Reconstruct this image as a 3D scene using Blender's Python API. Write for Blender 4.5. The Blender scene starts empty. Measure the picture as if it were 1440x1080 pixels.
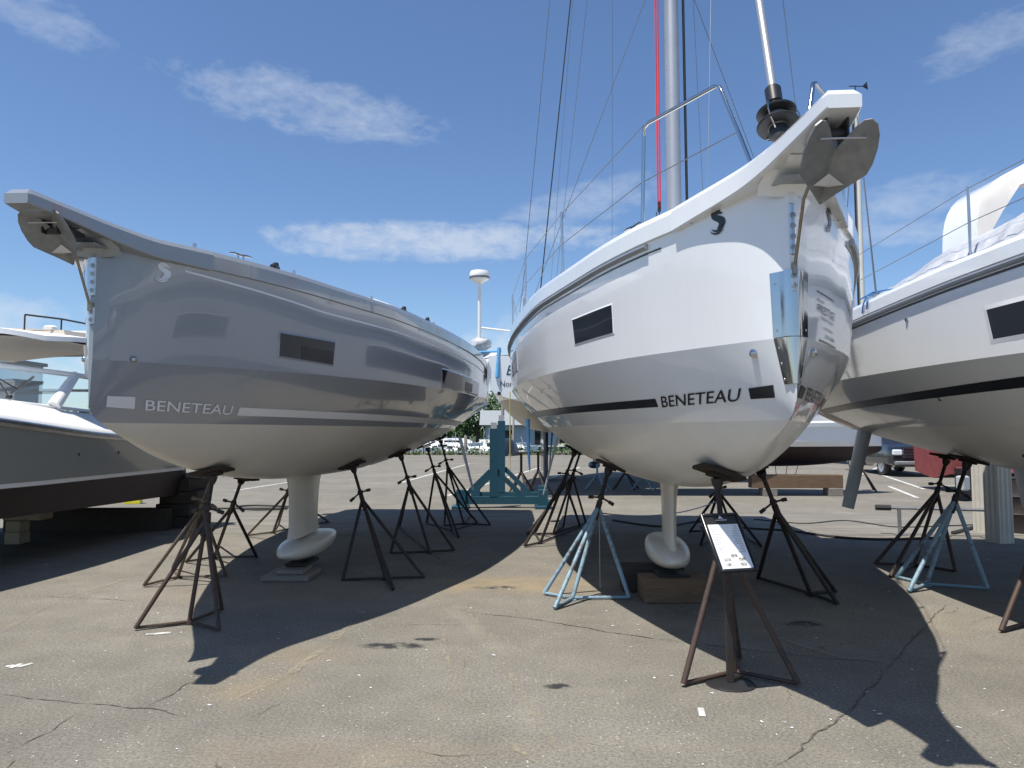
import bpy, math, random
from mathutils import Vector, Matrix
from math import sin, cos, pi, radians, sqrt, atan2
random.seed(7)
sc = bpy.context.scene
COL = sc.collection
# ------------------------------------------------------------------ camera model (metres)
FPX, CX, CY, CAMH, PITCH = 1040.0, 720.0, 540.0, 1.6, radians(3.74)
def ray(u, v):
    a = (u-CX)/FPX; b = (CY-v)/FPX
    return Vector((a, cos(PITCH)-b*sin(PITCH), sin(PITCH)+b*cos(PITCH)))
def G(u, v, z=0.0):                       # the spot on a level plane that stands at this place in the photograph
    d = ray(u, v); t = (z-CAMH)/d.z
    return Vector((d.x*t, d.y*t, z))
def P(u, v, Y):                           # the spot at a known distance
    d = ray(u, v); t = Y/d.y
    return Vector((d.x*t, Y, CAMH+d.z*t))
def proj(p):
    x, y, z = p[0], p[1], p[2]-CAMH
    dep = y*cos(PITCH)+z*sin(PITCH); up = -y*sin(PITCH)+z*cos(PITCH)
    return CX+x/dep*FPX, CY-up/dep*FPX
# ------------------------------------------------------------------ mesh builder
class MB:
    def __init__(s): s.v = []; s.f = []
    def add(s, vs, fs):
        n = len(s.v); s.v += [tuple(p) for p in vs]; s.f += [tuple(i+n for i in f) for f in fs]; return s
    def box(s, c, size, R=None, bev=0.0):
        hx, hy, hz = size[0]/2, size[1]/2, size[2]/2
        c = Vector(c); R = R or Matrix.Identity(3)
        if bev <= 0:
            vs = [Vector((x, y, z)) for z in (-hz, hz) for y in (-hy, hy) for x in (-hx, hx)]
            fs = [(0,2,3,1), (4,5,7,6), (0,1,5,4), (2,6,7,3), (0,4,6,2), (1,3,7,5)]
            return s.add([c+R@p for p in vs], fs)
        b = min(bev, hx*.9, hy*.9, hz*.9)
        def ring(ix, iy, z):
            return [Vector((x*(hx-ix), y*(hy-iy), z)) for x, y in ((-1,-1),(1,-1),(1,1),(-1,1))]
        def ring8(z, e):
            o = []
            for x, y, first in ((-1,-1,1),(1,-1,0),(1,1,1),(-1,1,0)):
                p1 = Vector((x*(hx-e), y*(hy-e-b), z)); p2 = Vector((x*(hx-e-b), y*(hy-e), z))
                o += [p1, p2] if first else [p2, p1]
            return o
        rs = [ring8(-hz, b), ring8(-hz+b, 0), ring8(hz-b, 0), ring8(hz, b)]
        vs = [c+R@p for r in rs for p in r]; fs = []
        for k in range(3):
            for i in range(8):
                j = (i+1) % 8
                fs.append((k*8+i, k*8+j, k*8+8+j, k*8+8+i))
        fs.append(tuple(range(7, -1, -1))); fs.append(tuple(range(24, 32)))
        return s.add(vs, fs)
    def tube(s, pts, r, n=10, caps=True):
        pts = [Vector(p) for p in pts]; m = len(pts)
        rr = r if isinstance(r, (list, tuple)) else [r]*m
        vs = []; prev = None
        for i in range(m):
            t = (pts[min(i+1, m-1)]-pts[max(i-1, 0)])
            if t.length < 1e-9: t = Vector((0,0,1))
            t.normalize()
            if prev is None:
                ax = Vector((0,0,1)) if abs(t.z) < .9 else Vector((1,0,0))
                u = t.cross(ax).normalized()
            else:
                u = (prev - t*prev.dot(t)).normalized()
            prev = u; w = t.cross(u)
            for k in range(n):
                a = 2*pi*k/n
                vs.append(pts[i]+(u*cos(a)+w*sin(a))*rr[i])
        fs = []
        for i in range(m-1):
            for k in range(n):
                k2 = (k+1) % n
                fs.append((i*n+k, i*n+k2, (i+1)*n+k2, (i+1)*n+k))
        if caps:
            fs.append(tuple(range(n-1, -1, -1))); fs.append(tuple(range((m-1)*n, m*n)))
        return s.add(vs, fs)
    def lathe(s, c, prof, n=24, axis=(0,0,1)):
        c = Vector(c); A = Vector(axis).normalized()
        u = A.cross(Vector((1,0,0)) if abs(A.x) < .9 else Vector((0,1,0))).normalized(); w = A.cross(u)
        vs = []
        for r, z in prof:
            for k in range(n):
                a = 2*pi*k/n; vs.append(c+A*z+(u*cos(a)+w*sin(a))*max(r, 1e-4))
        fs = []
        for i in range(len(prof)-1):
            for k in range(n):
                k2 = (k+1) % n
                fs.append((i*n+k, i*n+k2, (i+1)*n+k2, (i+1)*n+k))
        fs.append(tuple(range(n-1, -1, -1))); fs.append(tuple(range((len(prof)-1)*n, len(prof)*n)))
        return s.add(vs, fs)
    def loft(s, secs, closed=False, cap0=False, cap1=False):
        n = len(secs[0]); vs = [p for q in secs for p in q]; fs = []
        for i in range(len(secs)-1):
            for k in range(n if closed else n-1):
                k2 = (k+1) % n
                fs.append((i*n+k, i*n+k2, (i+1)*n+k2, (i+1)*n+k))
        if cap0: fs.append(tuple(range(n-1, -1, -1)))
        if cap1: fs.append(tuple(range((len(secs)-1)*n, len(secs)*n)))
        return s.add(vs, fs)
    def poly(s, pts, thick=None, nrm=None):
        pts = [Vector(p) for p in pts]; n = len(pts)
        if thick is None: return s.add(pts, [tuple(range(n))])
        N = Vector(nrm).normalized()*thick
        vs = pts+[p+N for p in pts]
        fs = [tuple(range(n-1, -1, -1)), tuple(range(n, 2*n))]+[(i, (i+1) % n, n+(i+1) % n, n+i) for i in range(n)]
        return s.add(vs, fs)
    def build(s, name, mat, parent=None, smooth=True, origin=None, ang=38, recalc=True):
        import bmesh
        o = Vector(origin) if origin is not None else Vector((0,0,0))
        me = bpy.data.meshes.new(name)
        me.from_pydata([tuple(Vector(p)-o) for p in s.v], [], s.f)
        bm = bmesh.new(); bm.from_mesh(me)
        bmesh.ops.remove_doubles(bm, verts=bm.verts, dist=1e-5)
        bmesh.ops.dissolve_degenerate(bm, dist=1e-6, edges=bm.edges)
        if recalc: bmesh.ops.recalc_face_normals(bm, faces=bm.faces)
        bm.to_mesh(me); bm.free()
        if smooth:
            me.polygons.foreach_set('use_smooth', [True]*len(me.polygons))
            me.set_sharp_from_angle(angle=radians(ang))
        ob = bpy.data.objects.new(name, me); COL.objects.link(ob)
        if mat is not None: me.materials.append(mat)
        if parent is not None: ob.parent = parent
        elif origin is not None: ob.location = o
        return ob
def tag(o, label, cat, group=None):
    o['label'] = label; o['category'] = cat
    if group: o['group'] = group
    return o
def thing(name, label, cat, loc=(0,0,0), rz=0.0, group=None):
    o = bpy.data.objects.new(name, None); COL.objects.link(o)
    o.location = loc; o.rotation_euler = (0, 0, rz); o.empty_display_size = .2
    return tag(o, label, cat, group)
def setting(o, kind='structure'):
    o['kind'] = kind; return o
def copy_tree(o, parent=None):
    c = o.copy(); COL.objects.link(c)
    if parent is not None: c.parent = parent
    for ch in [x for x in bpy.data.objects if x.parent == o]: copy_tree(ch, c)
    return c
_tc = {}
def text2d(s, size=1.0, shear=0.0, offset=0.0, bold=False):
    cu = bpy.data.curves.new('t', 'FONT'); cu.body = s; cu.size = size; cu.shear = shear; cu.offset = offset
    cu.resolution_u = 4
    ob = bpy.data.objects.new('t', cu); COL.objects.link(ob)
    dg = bpy.context.evaluated_depsgraph_get(); dg.update()
    me = bpy.data.meshes.new_from_object(ob.evaluated_get(dg))
    vs = [(v.co.x, v.co.y) for v in me.vertices]; fs = [tuple(p.vertices) for p in me.polygons]
    bpy.data.objects.remove(ob); bpy.data.curves.remove(cu); bpy.data.meshes.remove(me)
    x0 = min(v[0] for v in vs); x1 = max(v[0] for v in vs); y0 = min(v[1] for v in vs); y1 = max(v[1] for v in vs)
    return [((x-x0)/(x1-x0), (y-y0)/(y1-y0)) for x, y in vs], fs, (x1-x0)/(y1-y0)
def interp(tab):
    xs = [a for a, b in tab]; ys = [b for a, b in tab]; n = len(xs)
    d = [(ys[i+1]-ys[i])/(xs[i+1]-xs[i]) for i in range(n-1)]
    m = [d[0]]+[0 if d[i-1]*d[i] <= 0 else 2*d[i-1]*d[i]/(d[i-1]+d[i]) for i in range(1, n-1)]+[d[-1]]
    def f(x):
        if x <= xs[0]: return ys[0]
        if x >= xs[-1]: return ys[-1]
        for i in range(n-1):
            if x <= xs[i+1]: break
        h = xs[i+1]-xs[i]; t = (x-xs[i])/h
        return (ys[i]*(2*t**3-3*t*t+1)+h*m[i]*(t**3-2*t*t+t)+ys[i+1]*(3*t*t-2*t**3)+h*m[i+1]*(t**3-t*t))
    return f
# ------------------------------------------------------------------ materials
class N:
    def __init__(s, name):
        s.m = bpy.data.materials.new(name); s.m.use_nodes = True
        s.t = s.m.node_tree; s.b = s.t.nodes['Principled BSDF']; s.x = 0
    def node(s, typ, **kw):
        n = s.t.nodes.new(typ)
        for k, v in kw.items():
            if k.startswith('i_'):
                n.inputs[int(k[2:]) if k[2:].isdigit() else k[2:].replace('_', ' ')].default_value = v
            else: setattr(n, k, v)
        return n
    def link(s, a, b): s.t.links.new(a, b)
    def co(s):
        if not hasattr(s, '_co'): s._co = s.node('ShaderNodeTexCoord').outputs['Object']
        return s._co
    def noise(s, scale, detail=4, rough=.55, vec=None, dist=0):
        n = s.node('ShaderNodeTexNoise'); n.inputs['Scale'].default_value = scale; n.inputs['Detail'].default_value = detail
        n.inputs['Roughness'].default_value = rough; n.inputs['Distortion'].default_value = dist
        s.link(vec or s.co(), n.inputs['Vector']); return n.outputs['Fac']
    def ramp(s, fac, stops):
        r = s.node('ShaderNodeValToRGB'); e = r.color_ramp.elements
        while len(e) < len(stops): e.new(.5)
        for k, (p, c) in enumerate(stops):
            e[k].position = p; e[k].color = (*c, 1) if len(c) == 3 else c
        s.link(fac, r.inputs['Fac']); return r.outputs['Color']
    def mix(s, fac, a, b, mode='MIX'):
        n = s.node('ShaderNodeMix', data_type='RGBA', blend_type=mode)
        for sock, val in ((n.inputs[0], fac), (n.inputs[6], a), (n.inputs[7], b)):
            if isinstance(val, (int, float)): sock.default_value = val
            elif isinstance(val, tuple): sock.default_value = (*val, 1) if len(val) == 3 else val
            else: s.link(val, sock)
        return n.outputs[2]
    def math(s, op, a, b=None, clamp=False):
        n = s.node('ShaderNodeMath', operation=op, use_clamp=clamp)
        for k, v in enumerate((a, b)):
            if v is None: continue
            if isinstance(v, (int, float)): n.inputs[k].default_value = v
            else: s.link(v, n.inputs[k])
        return n.outputs[0]
    def bump(s, h, strength=.2, dist=.01):
        b = s.node('ShaderNodeBump'); b.inputs['Strength'].default_value = strength; b.inputs['Distance'].default_value = dist
        s.link(h, b.inputs['Height']); s.link(b.outputs['Normal'], s.b.inputs['Normal']); return b
    def set(s, **kw):
        for k, v in kw.items():
            sock = s.b.inputs[k.replace('_', ' ')]
            if isinstance(v, (int, float)): sock.default_value = v
            elif isinstance(v, tuple): sock.default_value = (*v, 1) if len(v) == 3 else v
            else: s.link(v, sock)
        return s
def simple(name, col, rough=.5, metal=0., var=.12, scale=6., bump=0., bscale=40., coat=0., spec=.5):
    n = N(name)
    f = n.noise(scale, 5)
    lo = tuple(c*(1-var) for c in col); hi = tuple(min(1, c*(1+var)) for c in col)
    n.set(Base_Color=n.ramp(f, [(.3, lo), (.7, hi)]), Roughness=rough, Metallic=metal, Coat_Weight=coat, Specular_IOR_Level=spec)
    if bump: n.bump(n.noise(bscale, 4), bump, .01)
    return n.m
def gelcoat(name, col, rough=.22, coat=.5, wave=.05, dirt=.06):
    n = N(name)
    f = n.noise(.8, 5, .6)
    lo = tuple(c*(1-dirt) for c in col)
    c = n.ramp(f, [(.35, lo), (.65, col)])
    mp = n.node('ShaderNodeMapping'); mp.inputs['Scale'].default_value = (7, 7, .35); n.link(n.co(), mp.inputs['Vector'])
    st = n.noise(2.2, 5, .65, mp.outputs['Vector']); c = n.mix(1., c, n.ramp(st, [(.36, (.988, .987, .985)), (.56, (1, 1, 1))]), 'MULTIPLY')
    ro = n.math('ADD', rough-.05, n.math('MULTIPLY', n.noise(2.8, 6, .7), .08))
    n.set(Base_Color=c, Roughness=ro, Coat_Weight=coat, Coat_Roughness=.0)
    h = n.noise(1.3, 2, .4)
    b = n.bump(h, wave, .05)
    n.link(b.outputs['Normal'], n.b.inputs['Coat Normal'])
    return n.m
def rusty(name, paint, rust=(.10, .045, .025), amount=.5, scale=14):
    n = N(name)
    f = n.noise(scale, 8, .7); g = n.noise(scale*.2, 3)
    k = n.math('ADD', n.math('MULTIPLY', f, .65), n.math('MULTIPLY', g, .35))
    c = n.ramp(k, [(amount-.06, rust), (amount+.05, paint)])
    n.set(Base_Color=c, Roughness=.62, Metallic=.15)
    n.bump(f, .3, .004)
    return n.m
def wood(name, a, b, sc_=(3, 30, 30)):
    n = N(name)
    mp = n.node('ShaderNodeMapping'); mp.inputs['Scale'].default_value = sc_; n.link(n.co(), mp.inputs['Vector'])
    f = n.noise(1.6, 8, .65, mp.outputs['Vector'], .6); g = n.noise(2.0, 4)
    c = n.mix(n.math('MULTIPLY', g, .5), n.ramp(f, [(.3, a), (.7, b)]), tuple(x*.45 for x in a))
    n.set(Base_Color=c, Roughness=.85, Specular_IOR_Level=.2); n.bump(f, .5, .008)
    return n.m
M = {}
M['white_gel'] = gelcoat('white_gelcoat', (.83, .84, .84), rough=.16, coat=.7, wave=.04, dirt=.03)
M['grey_gel'] = gelcoat('grey_gelcoat', (.285, .302, .325), rough=.17, coat=.8, dirt=.03, wave=.06)
M['bottom_white'] = gelcoat('white_antifoul', (.78, .77, .735), rough=.38, coat=.12, wave=.02, dirt=.12)
M['bottom_grey'] = gelcoat('bone_antifoul', (.68, .655, .60), rough=.42, coat=.1, wave=.02, dirt=.12)
M['deck'] = simple('white_deck', (.80, .80, .78), .4, var=.04)
M['keel'] = gelcoat('ivory_keel_paint', (.70, .665, .58), rough=.35, coat=.15, wave=.02, dirt=.1)
M['black_gloss'] = simple('black_vinyl', (.018, .02, .024), .25, var=.1)
M['white_vinyl'] = simple('white_vinyl', (.72, .73, .76), .35, var=.03)
M['pale_vinyl'] = simple('pale_grey_vinyl', (.74, .76, .80), .45, var=.03)
n = N('tinted_glass'); n.set(Base_Color=(.012, .016, .022), Roughness=.04, Specular_IOR_Level=.5); M['dark_glass'] = n.m
n = N('clear_glass'); n.set(Base_Color=(.75, .9, .92), Roughness=.02, Transmission_Weight=1.0, IOR=1.02, Alpha=.55, Specular_IOR_Level=.8); M['glass'] = n.m
M['steel'] = simple('polished_steel', (.52, .53, .53), .11, 1., .06, 3, .06, 5)
M['steel_satin'] = simple('satin_steel', (.55, .56, .57), .3, 1., .1, 8)
M['anchor'] = simple('dull_galvanised_iron', (.23, .235, .24), .5, .3, .2, 14, .08, 50)
M['galv'] = simple('galvanised_steel', (.40, .41, .42), .42, .85, .18, 18, .06, 60)
M['alloy'] = simple('anodised_aluminium', (.47, .48, .49), .42, .6, .05, 3)
M['mast_white'] = simple('mast_paint_cream', (.72, .70, .62), .4, 0, .06, 3)
M['bronze_rod'] = simple('weathered_steel_rod', (.33, .29, .22), .35, .9, .15, 20)
M['black'] = simple('black_plastic', (.02, .02, .022), .4, var=.2)
M['rubber'] = simple('black_rubber', (.03, .03, .03), .7, var=.2)
M['wire'] = simple('rigging_wire', (.16, .17, .18), .4, .5, .1)
M['rope_black'] = simple('black_rope', (.02, .022, .026), .8)
M['rope_red'] = simple('red_rope', (.62, .03, .05), .7)
M['rope_blue'] = simple('blue_rope', (.03, .14, .35), .8)
M['tarp_blue'] = simple('pale_blue_tarp', (.10, .33, .58), .7)
M['rope_yellow'] = simple('yellow_rope', (.5, .42, .12), .8)
M['rust_dark'] = rusty('dark_rusty_steel', (.024, .024, .026), (.048, .031, .024), .5)
M['rust_brown'] = rusty('brown_rusty_steel', (.04, .035, .033), (.075, .046, .035), .56)
M['rust_tan'] = rusty('tan_rusty_steel', (.12, .10, .075), (.085, .05, .035), .46)
M['blue_paint'] = rusty('flaking_blue_steel', (.23, .345, .42), (.12, .085, .065), .44, 18)
M['teal_paint'] = rusty('teal_blue_steel', (.014, .075, .115), (.02, .035, .045), .40)
M['pad'] = wood('dark_plywood_pad', (.035, .028, .024), (.065, .05, .04), (6, 6, 40))
M['wood_brown'] = wood('brown_timber', (.15, .095, .06), (.25, .17, .11))
M['wood_grey'] = wood('grey_timber', (.21, .19, .16), (.34, .31, .27))
M['wood_dark'] = wood('dark_timber', (.05, .045, .04), (.09, .08, .07))
M['wood_pale'] = wood('pale_timber', (.42, .36, .27), (.58, .52, .42))
M['canvas'] = simple('pale_canvas', (.62, .59, .56), .85, var=.08, scale=3, bump=.3, bscale=9)
M['beige'] = simple('beige_gelcoat', (.45, .40, .33), .4, var=.05)
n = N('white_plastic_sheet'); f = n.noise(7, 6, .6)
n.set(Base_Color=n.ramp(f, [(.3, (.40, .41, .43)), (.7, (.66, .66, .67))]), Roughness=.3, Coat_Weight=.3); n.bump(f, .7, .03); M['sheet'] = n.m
M['paper'] = simple('white_paper', (.82, .83, .85), .6, var=.02)
M['ink'] = simple('grey_ink', (.22, .22, .24), .7, var=.2)
M['hull_dark'] = gelcoat('charcoal_gelcoat', (.28, .30, .305), rough=.2, coat=.6)
M['red_bottom'] = simple('dark_red_antifoul', (.018, .008, .012), .55, var=.25, scale=4)
M['red_hull'] = simple('red_antifoul', (.25, .05, .046), .6, var=.18, scale=4)
M['red_sunlit'] = simple('sunlit_red_paint', (.42, .13, .12), .6, var=.15, scale=5)  # paler red that stands in for sunlight on the chine
M['blue_hull'] = simple('blue_antifoul', (.05, .13, .28), .5, var=.15)
M['navy'] = gelcoat('navy_gelcoat', (.02, .035, .075))
M['grey_blade'] = gelcoat('grey_rudder_paint', (.33, .36, .38), rough=.4, coat=.1)
M['yellow'] = simple('yellow_plastic', (.75, .70, .03), .5)
M['col_beige'] = simple('beige_painted_post', (.55, .52, .45), .5, var=.08, scale=5)
M['car_paint'] = gelcoat('black_car_paint', (.012, .014, .02), rough=.25, coat=1., wave=.0)
M['chrome'] = simple('chrome', (.75, .76, .78), .08, 1., .03)
n = N('lamp_lens'); n.set(Base_Color=(.75, .78, .82), Roughness=.1, Coat_Weight=.8); M['lens'] = n.m
M['concrete'] = simple('pale_concrete', (.36, .34, .31), .9, var=.15, scale=5, bump=.3, bscale=30)
M['grey_wall'] = simple('grey_siding', (.40, .42, .42), .7, var=.05, scale=.6)
M['roof'] = simple('grey_roofing', (.26, .28, .29), .8, var=.1)
M['bark'] = simple('bark', (.09, .07, .05), .9, var=.3, scale=8)
def leafmat(name, a, b):
    n = N(name); oi = n.node('ShaderNodeObjectInfo').outputs['Random']
    g = n.noise(.9, 3); h = n.noise(14, 2)
    k = n.math('ADD', n.math('MULTIPLY', g, .6), n.math('MULTIPLY', h, .4))
    n.set(Base_Color=n.ramp(k, [(.35, a), (.65, b)]), Roughness=.65, Specular_IOR_Level=.25)
    return n.m
M['leaf'] = leafmat('green_leaves', (.02, .045, .012), (.06, .11, .03))
M['leaf_light'] = leafmat('light_green_leaves', (.05, .085, .02), (.11, .16, .05))
# ------------------------------------------------------------------ sun, sky, camera
SUN = Vector((.29, .245, -1.0)).normalized()          # the way the light travels
el = math.asin(-SUN.z); az = atan2(-SUN.x, -SUN.y)
ld = bpy.data.lights.new('sun', 'SUN'); ld.energy = 4.8; ld.angle = radians(.5); ld.color = (1., .955, .88)
lo = bpy.data.objects.new('sun', ld); COL.objects.link(lo)
lo.rotation_euler = SUN.to_track_quat('-Z', 'Y').to_euler(); lo.location = (-10, -6, 30)
W = bpy.data.worlds.new('World'); sc.world = W; W.use_nodes = True
nt = W.node_tree; nt.nodes.clear()
def wn(t, **k):
    x = nt.nodes.new(t)
    for a, b in k.items(): setattr(x, a, b)
    return x
def wm(op, a, b=None, clamp=False):
    x = wn('ShaderNodeMath', operation=op, use_clamp=clamp)
    for k, v in enumerate((a, b)):
        if v is None: continue
        if isinstance(v, (int, float)): x.inputs[k].default_value = v
        else: nt.links.new(v, x.inputs[k])
    return x.outputs[0]
sky = wn('ShaderNodeTexSky', sky_type='NISHITA'); sky.sun_disc = False
sky.sun_elevation = el; sky.sun_rotation = az; sky.altitude = 0; sky.air_density = 1.0; sky.dust_density = .25; sky.ozone_density = 3.5
tcw = wn('ShaderNodeTexCoord'); sep = wn('ShaderNodeSeparateXYZ'); nt.links.new(tcw.outputs['Generated'], sep.inputs[0])
AZ = wm('ARCTAN2', sep.outputs[0], sep.outputs[1]); EL = wm('ARCSINE', sep.outputs[2])
cmb = wn('ShaderNodeCombineXYZ'); nt.links.new(AZ, cmb.inputs[0]); nt.links.new(EL, cmb.inputs[1])
def wnoise(scale, sx, sy, detail, rough, rot=0., dist=0., off=0.):
    mp = wn('ShaderNodeMapping'); mp.inputs['Scale'].default_value = (sx, sy, 1); mp.inputs['Rotation'].default_value = (0, 0, rot); mp.inputs['Location'].default_value = (off, off*.7, 0)
    nt.links.new(cmb.outputs[0], mp.inputs[0])
    t = wn('ShaderNodeTexNoise'); t.inputs['Scale'].default_value = scale; t.inputs['Detail'].default_value = detail; t.inputs['Roughness'].default_value = rough; t.inputs['Distortion'].default_value = dist
    nt.links.new(mp.outputs[0], t.inputs['Vector']); return t.outputs['Fac']
def dirang(u, v):
    d = ray(u, v).normalized(); return atan2(d.x, d.y), math.asin(d.z)
def blob(u, v, wu, wv, rot=0.):
    a0, e0 = dirang(u, v); wa = wu/FPX; we = wv/FPX
    da = wm('SUBTRACT', AZ, a0); de = wm('SUBTRACT', EL, e0)
    c, s_ = cos(rot), sin(rot)
    x = wm('ADD', wm('MULTIPLY', da, c/wa), wm('MULTIPLY', de, s_/wa))
    y = wm('ADD', wm('MULTIPLY', da, -s_/we), wm('MULTIPLY', de, c/we))
    r2 = wm('ADD', wm('MULTIPLY', x, x), wm('MULTIPLY', y, y))
    return wm('SUBTRACT', 1.0, r2, True)
n1 = wnoise(9, 1, 2.6, 7, .62, .1, .4)
n2 = wnoise(30, 1, 1.8, 6, .65, .35, .3, 3.)
nn = wm('ADD', wm('MULTIPLY', n1, .55), wm('MULTIPLY', n2, .45))
def cloud(b, gain, thr):
    k = wm('SUBTRACT', wm('ADD', nn, wm('MULTIPLY', b, .28)), thr)
    return wm('MULTIPLY', wm('MULTIPLY', k, gain, True), wm('MULTIPLY', b, 2.2, True))
parts = [(blob(430, 148, 235, 46, -.10), 2.6, .575), (blob(610, 340, 330, 34, .03), 4.0, .56), (blob(830, 285, 170, 36, .2), 2.2, .61),
         (blob(30, 5, 120, 36, -.2), 2.2, .60), (blob(1390, 55, 110, 36, .2), 2.0, .62), (blob(1280, 285, 170, 36, .1), 2.2, .61),
         (blob(1280, 325, 140, 20, .0), 2.4, .60)]
tot = None
for b, g, t in parts:
    c = cloud(b, g, t); tot = c if tot is None else wm('MAXIMUM', tot, c)
# low cumulus bank all round the horizon
band = wm('SUBTRACT', 1.0, wm('MULTIPLY', wm('ABSOLUTE', wm('SUBTRACT', EL, .085)), 11.), True)
cum = wnoise(11, 1, 1.7, 7, .55, 0, .2, 1.3)
cu = wm('MULTIPLY', wm('SUBTRACT', wm('ADD', cum, wm('MULTIPLY', band, .20)), .60), 7.0, True)
cu = wm('MULTIPLY', cu, wm('MULTIPLY', band, 2.0, True))
tot = wm('MAXIMUM', tot, wm('MULTIPLY', cu, .8))
hz_ = wm('MULTIPLY', wm('POWER', wm('SUBTRACT', 1.0, wm('ABSOLUTE', sep.outputs[2]), True), 8.0), .12)
tint = wn('ShaderNodeMix', data_type='RGBA', blend_type='MULTIPLY'); tint.inputs[0].default_value = 1; tint.inputs[7].default_value = (.84, .93, 1.04, 1); nt.links.new(sky.outputs[0], tint.inputs[6])
mixh = wn('ShaderNodeMix', data_type='RGBA'); nt.links.new(hz_, mixh.inputs[0]); nt.links.new(tint.outputs[2], mixh.inputs[6]); mixh.inputs[7].default_value = (3.6, 4.6, 5.8, 1)
mx = wn('ShaderNodeMix', data_type='RGBA'); nt.links.new(wm('MULTIPLY', tot, .56, True), mx.inputs[0]); nt.links.new(mixh.outputs[2], mx.inputs[6]); mx.inputs[7].default_value = (5.6, 6.0, 6.5, 1)
bg = wn('ShaderNodeBackground'); bg.inputs['Strength'].default_value = .105
nt.links.new(mx.outputs[2], bg.inputs[0]); wo = wn('ShaderNodeOutputWorld'); nt.links.new(bg.outputs[0], wo.inputs[0])
cd = bpy.data.cameras.new('camera'); cd.sensor_width = 36; cd.lens = FPX/1440*36; cd.clip_end = 3000; cd.clip_start = .05
co_ = bpy.data.objects.new('camera', cd); COL.objects.link(co_); co_.location = (0, 0, CAMH); co_.rotation_euler = (pi/2+PITCH, 0, 0)
sc.camera = co_
sc.view_settings.view_transform = 'Standard'; sc.view_settings.look = 'None'; sc.view_settings.exposure = .38; sc.view_settings.gamma = 1
sc.cycles.use_denoising = True; sc.cycles.max_bounces = 8; sc.cycles.transparent_max_bounces = 12
# ------------------------------------------------------------------ asphalt yard
n = N('worn_asphalt')
co = n.co()
big = n.noise(.35, 6, .6); mid = n.noise(2.2, 6, .65); fine = n.noise(55, 5, .75); grit = n.noise(240, 2, .6)
base = n.ramp(big, [(.3, (.194, .178, .149)), (.5, (.230, .212, .180)), (.7, (.270, .250, .214))])
base = n.mix(.5, base, n.ramp(mid, [(.3, (.55, .55, .55)), (.7, (1., 1., 1.))]), 'MULTIPLY')
base = n.mix(.92, base, n.ramp(fine, [(.32, (.45, .45, .46)), (.5, (.95, .95, .95)), (.68, (1.45, 1.43, 1.38))]), 'MULTIPLY')
base = n.mix(.9, base, n.ramp(grit, [(.3, (.5, .5, .5)), (.7, (1.4, 1.4, 1.38))]), 'MULTIPLY')
vor = n.node('ShaderNodeTexVoronoi'); vor.inputs['Scale'].default_value = 38; vor.inputs['Randomness'].default_value = 1; n.link(co, vor.inputs['Vector'])
sp = n.math('LESS_THAN', vor.outputs['Distance'], .16)
gate = n.math('GREATER_THAN', n.noise(1.3, 3), .53)
sepc = n.node('ShaderNodeSeparateColor'); n.link(vor.outputs['Color'], sepc.inputs[0])
pick = n.math('GREATER_THAN', sepc.outputs[0], .66)
base = n.mix(n.math('MULTIPLY', n.math('MULTIPLY', sp, gate), pick), base, (.52, .51, .48))
# cracks: bent cell borders, only here and there
wv = n.node('ShaderNodeTexNoise'); wv.inputs['Scale'].default_value = 1.6; wv.inputs['Detail'].default_value = 7; wv.inputs['Roughness'].default_value = .65; n.link(co, wv.inputs['Vector'])
vadd = n.node('ShaderNodeVectorMath', operation='MULTIPLY_ADD'); n.link(wv.outputs['Color'], vadd.inputs[0]); vadd.inputs[1].default_value = (.45, .45, 0); n.link(co, vadd.inputs[2])
cr = n.node('ShaderNodeTexVoronoi', feature='DISTANCE_TO_EDGE'); cr.inputs['Scale'].default_value = .42; n.link(vadd.outputs[0], cr.inputs['Vector'])
wid = n.math('MULTIPLY', n.math('SUBTRACT', n.noise(.7, 3), .56, True), .030)
crack = n.math('LESS_THAN', cr.outputs['Distance'], wid)
base = n.mix(n.math('MULTIPLY', crack, .72), base, (.035, .033, .03))
halo = n.math('SUBTRACT', 1.0, n.math('MULTIPLY', cr.outputs['Distance'], 22.), True)
base = n.mix(n.math('MULTIPLY', n.math('MULTIPLY', halo, halo), .10), base, (.30, .25, .17))
# drifts of tan sand where water pools
sx_ = n.node('ShaderNodeSeparateXYZ'); n.link(co, sx_.inputs[0])
def gm(x, y, wx, wy):
    a = n.math('DIVIDE', n.math('SUBTRACT', sx_.outputs[0], x), wx); b = n.math('DIVIDE', n.math('SUBTRACT', sx_.outputs[1], y), wy)
    return n.math('SUBTRACT', 1.0, n.math('ADD', n.math('MULTIPLY', a, a), n.math('MULTIPLY', b, b)), True)
wet = n.noise(2.6, 6, .7)
for (u, v, wx, wy, k) in ((735, 822, 1.5, .55, .9), (430, 830, 1.8, .9, .35), (350, 965, .45, .35, .5), (410, 920, .6, .3, .5), (470, 1060, 1.2, .25, .3), (1180, 870, 1.5, .8, .3)):
    g = G(u, v); m_ = n.math('MULTIPLY', n.math('MULTIPLY', gm(g.x, g.y, wx, wy), n.math('MULTIPLY', n.math('SUBTRACT', wet, .28, True), 2.2)), k, True)
    base = n.mix(m_, base, n.mix(fine, (.25, .185, .095), (.36, .28, .16)))
for (u, v, wx, wy, k) in ((555, 908, .30, .10, 2.6), (600, 899, .12, .05, 2.4), (785, 965, .12, .06, 2.6), (1130, 877, .22, .12, 2.), (700, 826, .30, .10, 1.6), (965, 860, .5, .3, .5)):
    g = G(u, v); m_ = n.math('MULTIPLY', n.math('MULTIPLY', gm(g.x, g.y, wx, wy), n.math('MULTIPLY', n.math('SUBTRACT', n.noise(9, 4, .7), .38, True), 3.)), k, True)
    base = n.mix(m_, base, (.035, .035, .036))
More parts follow.
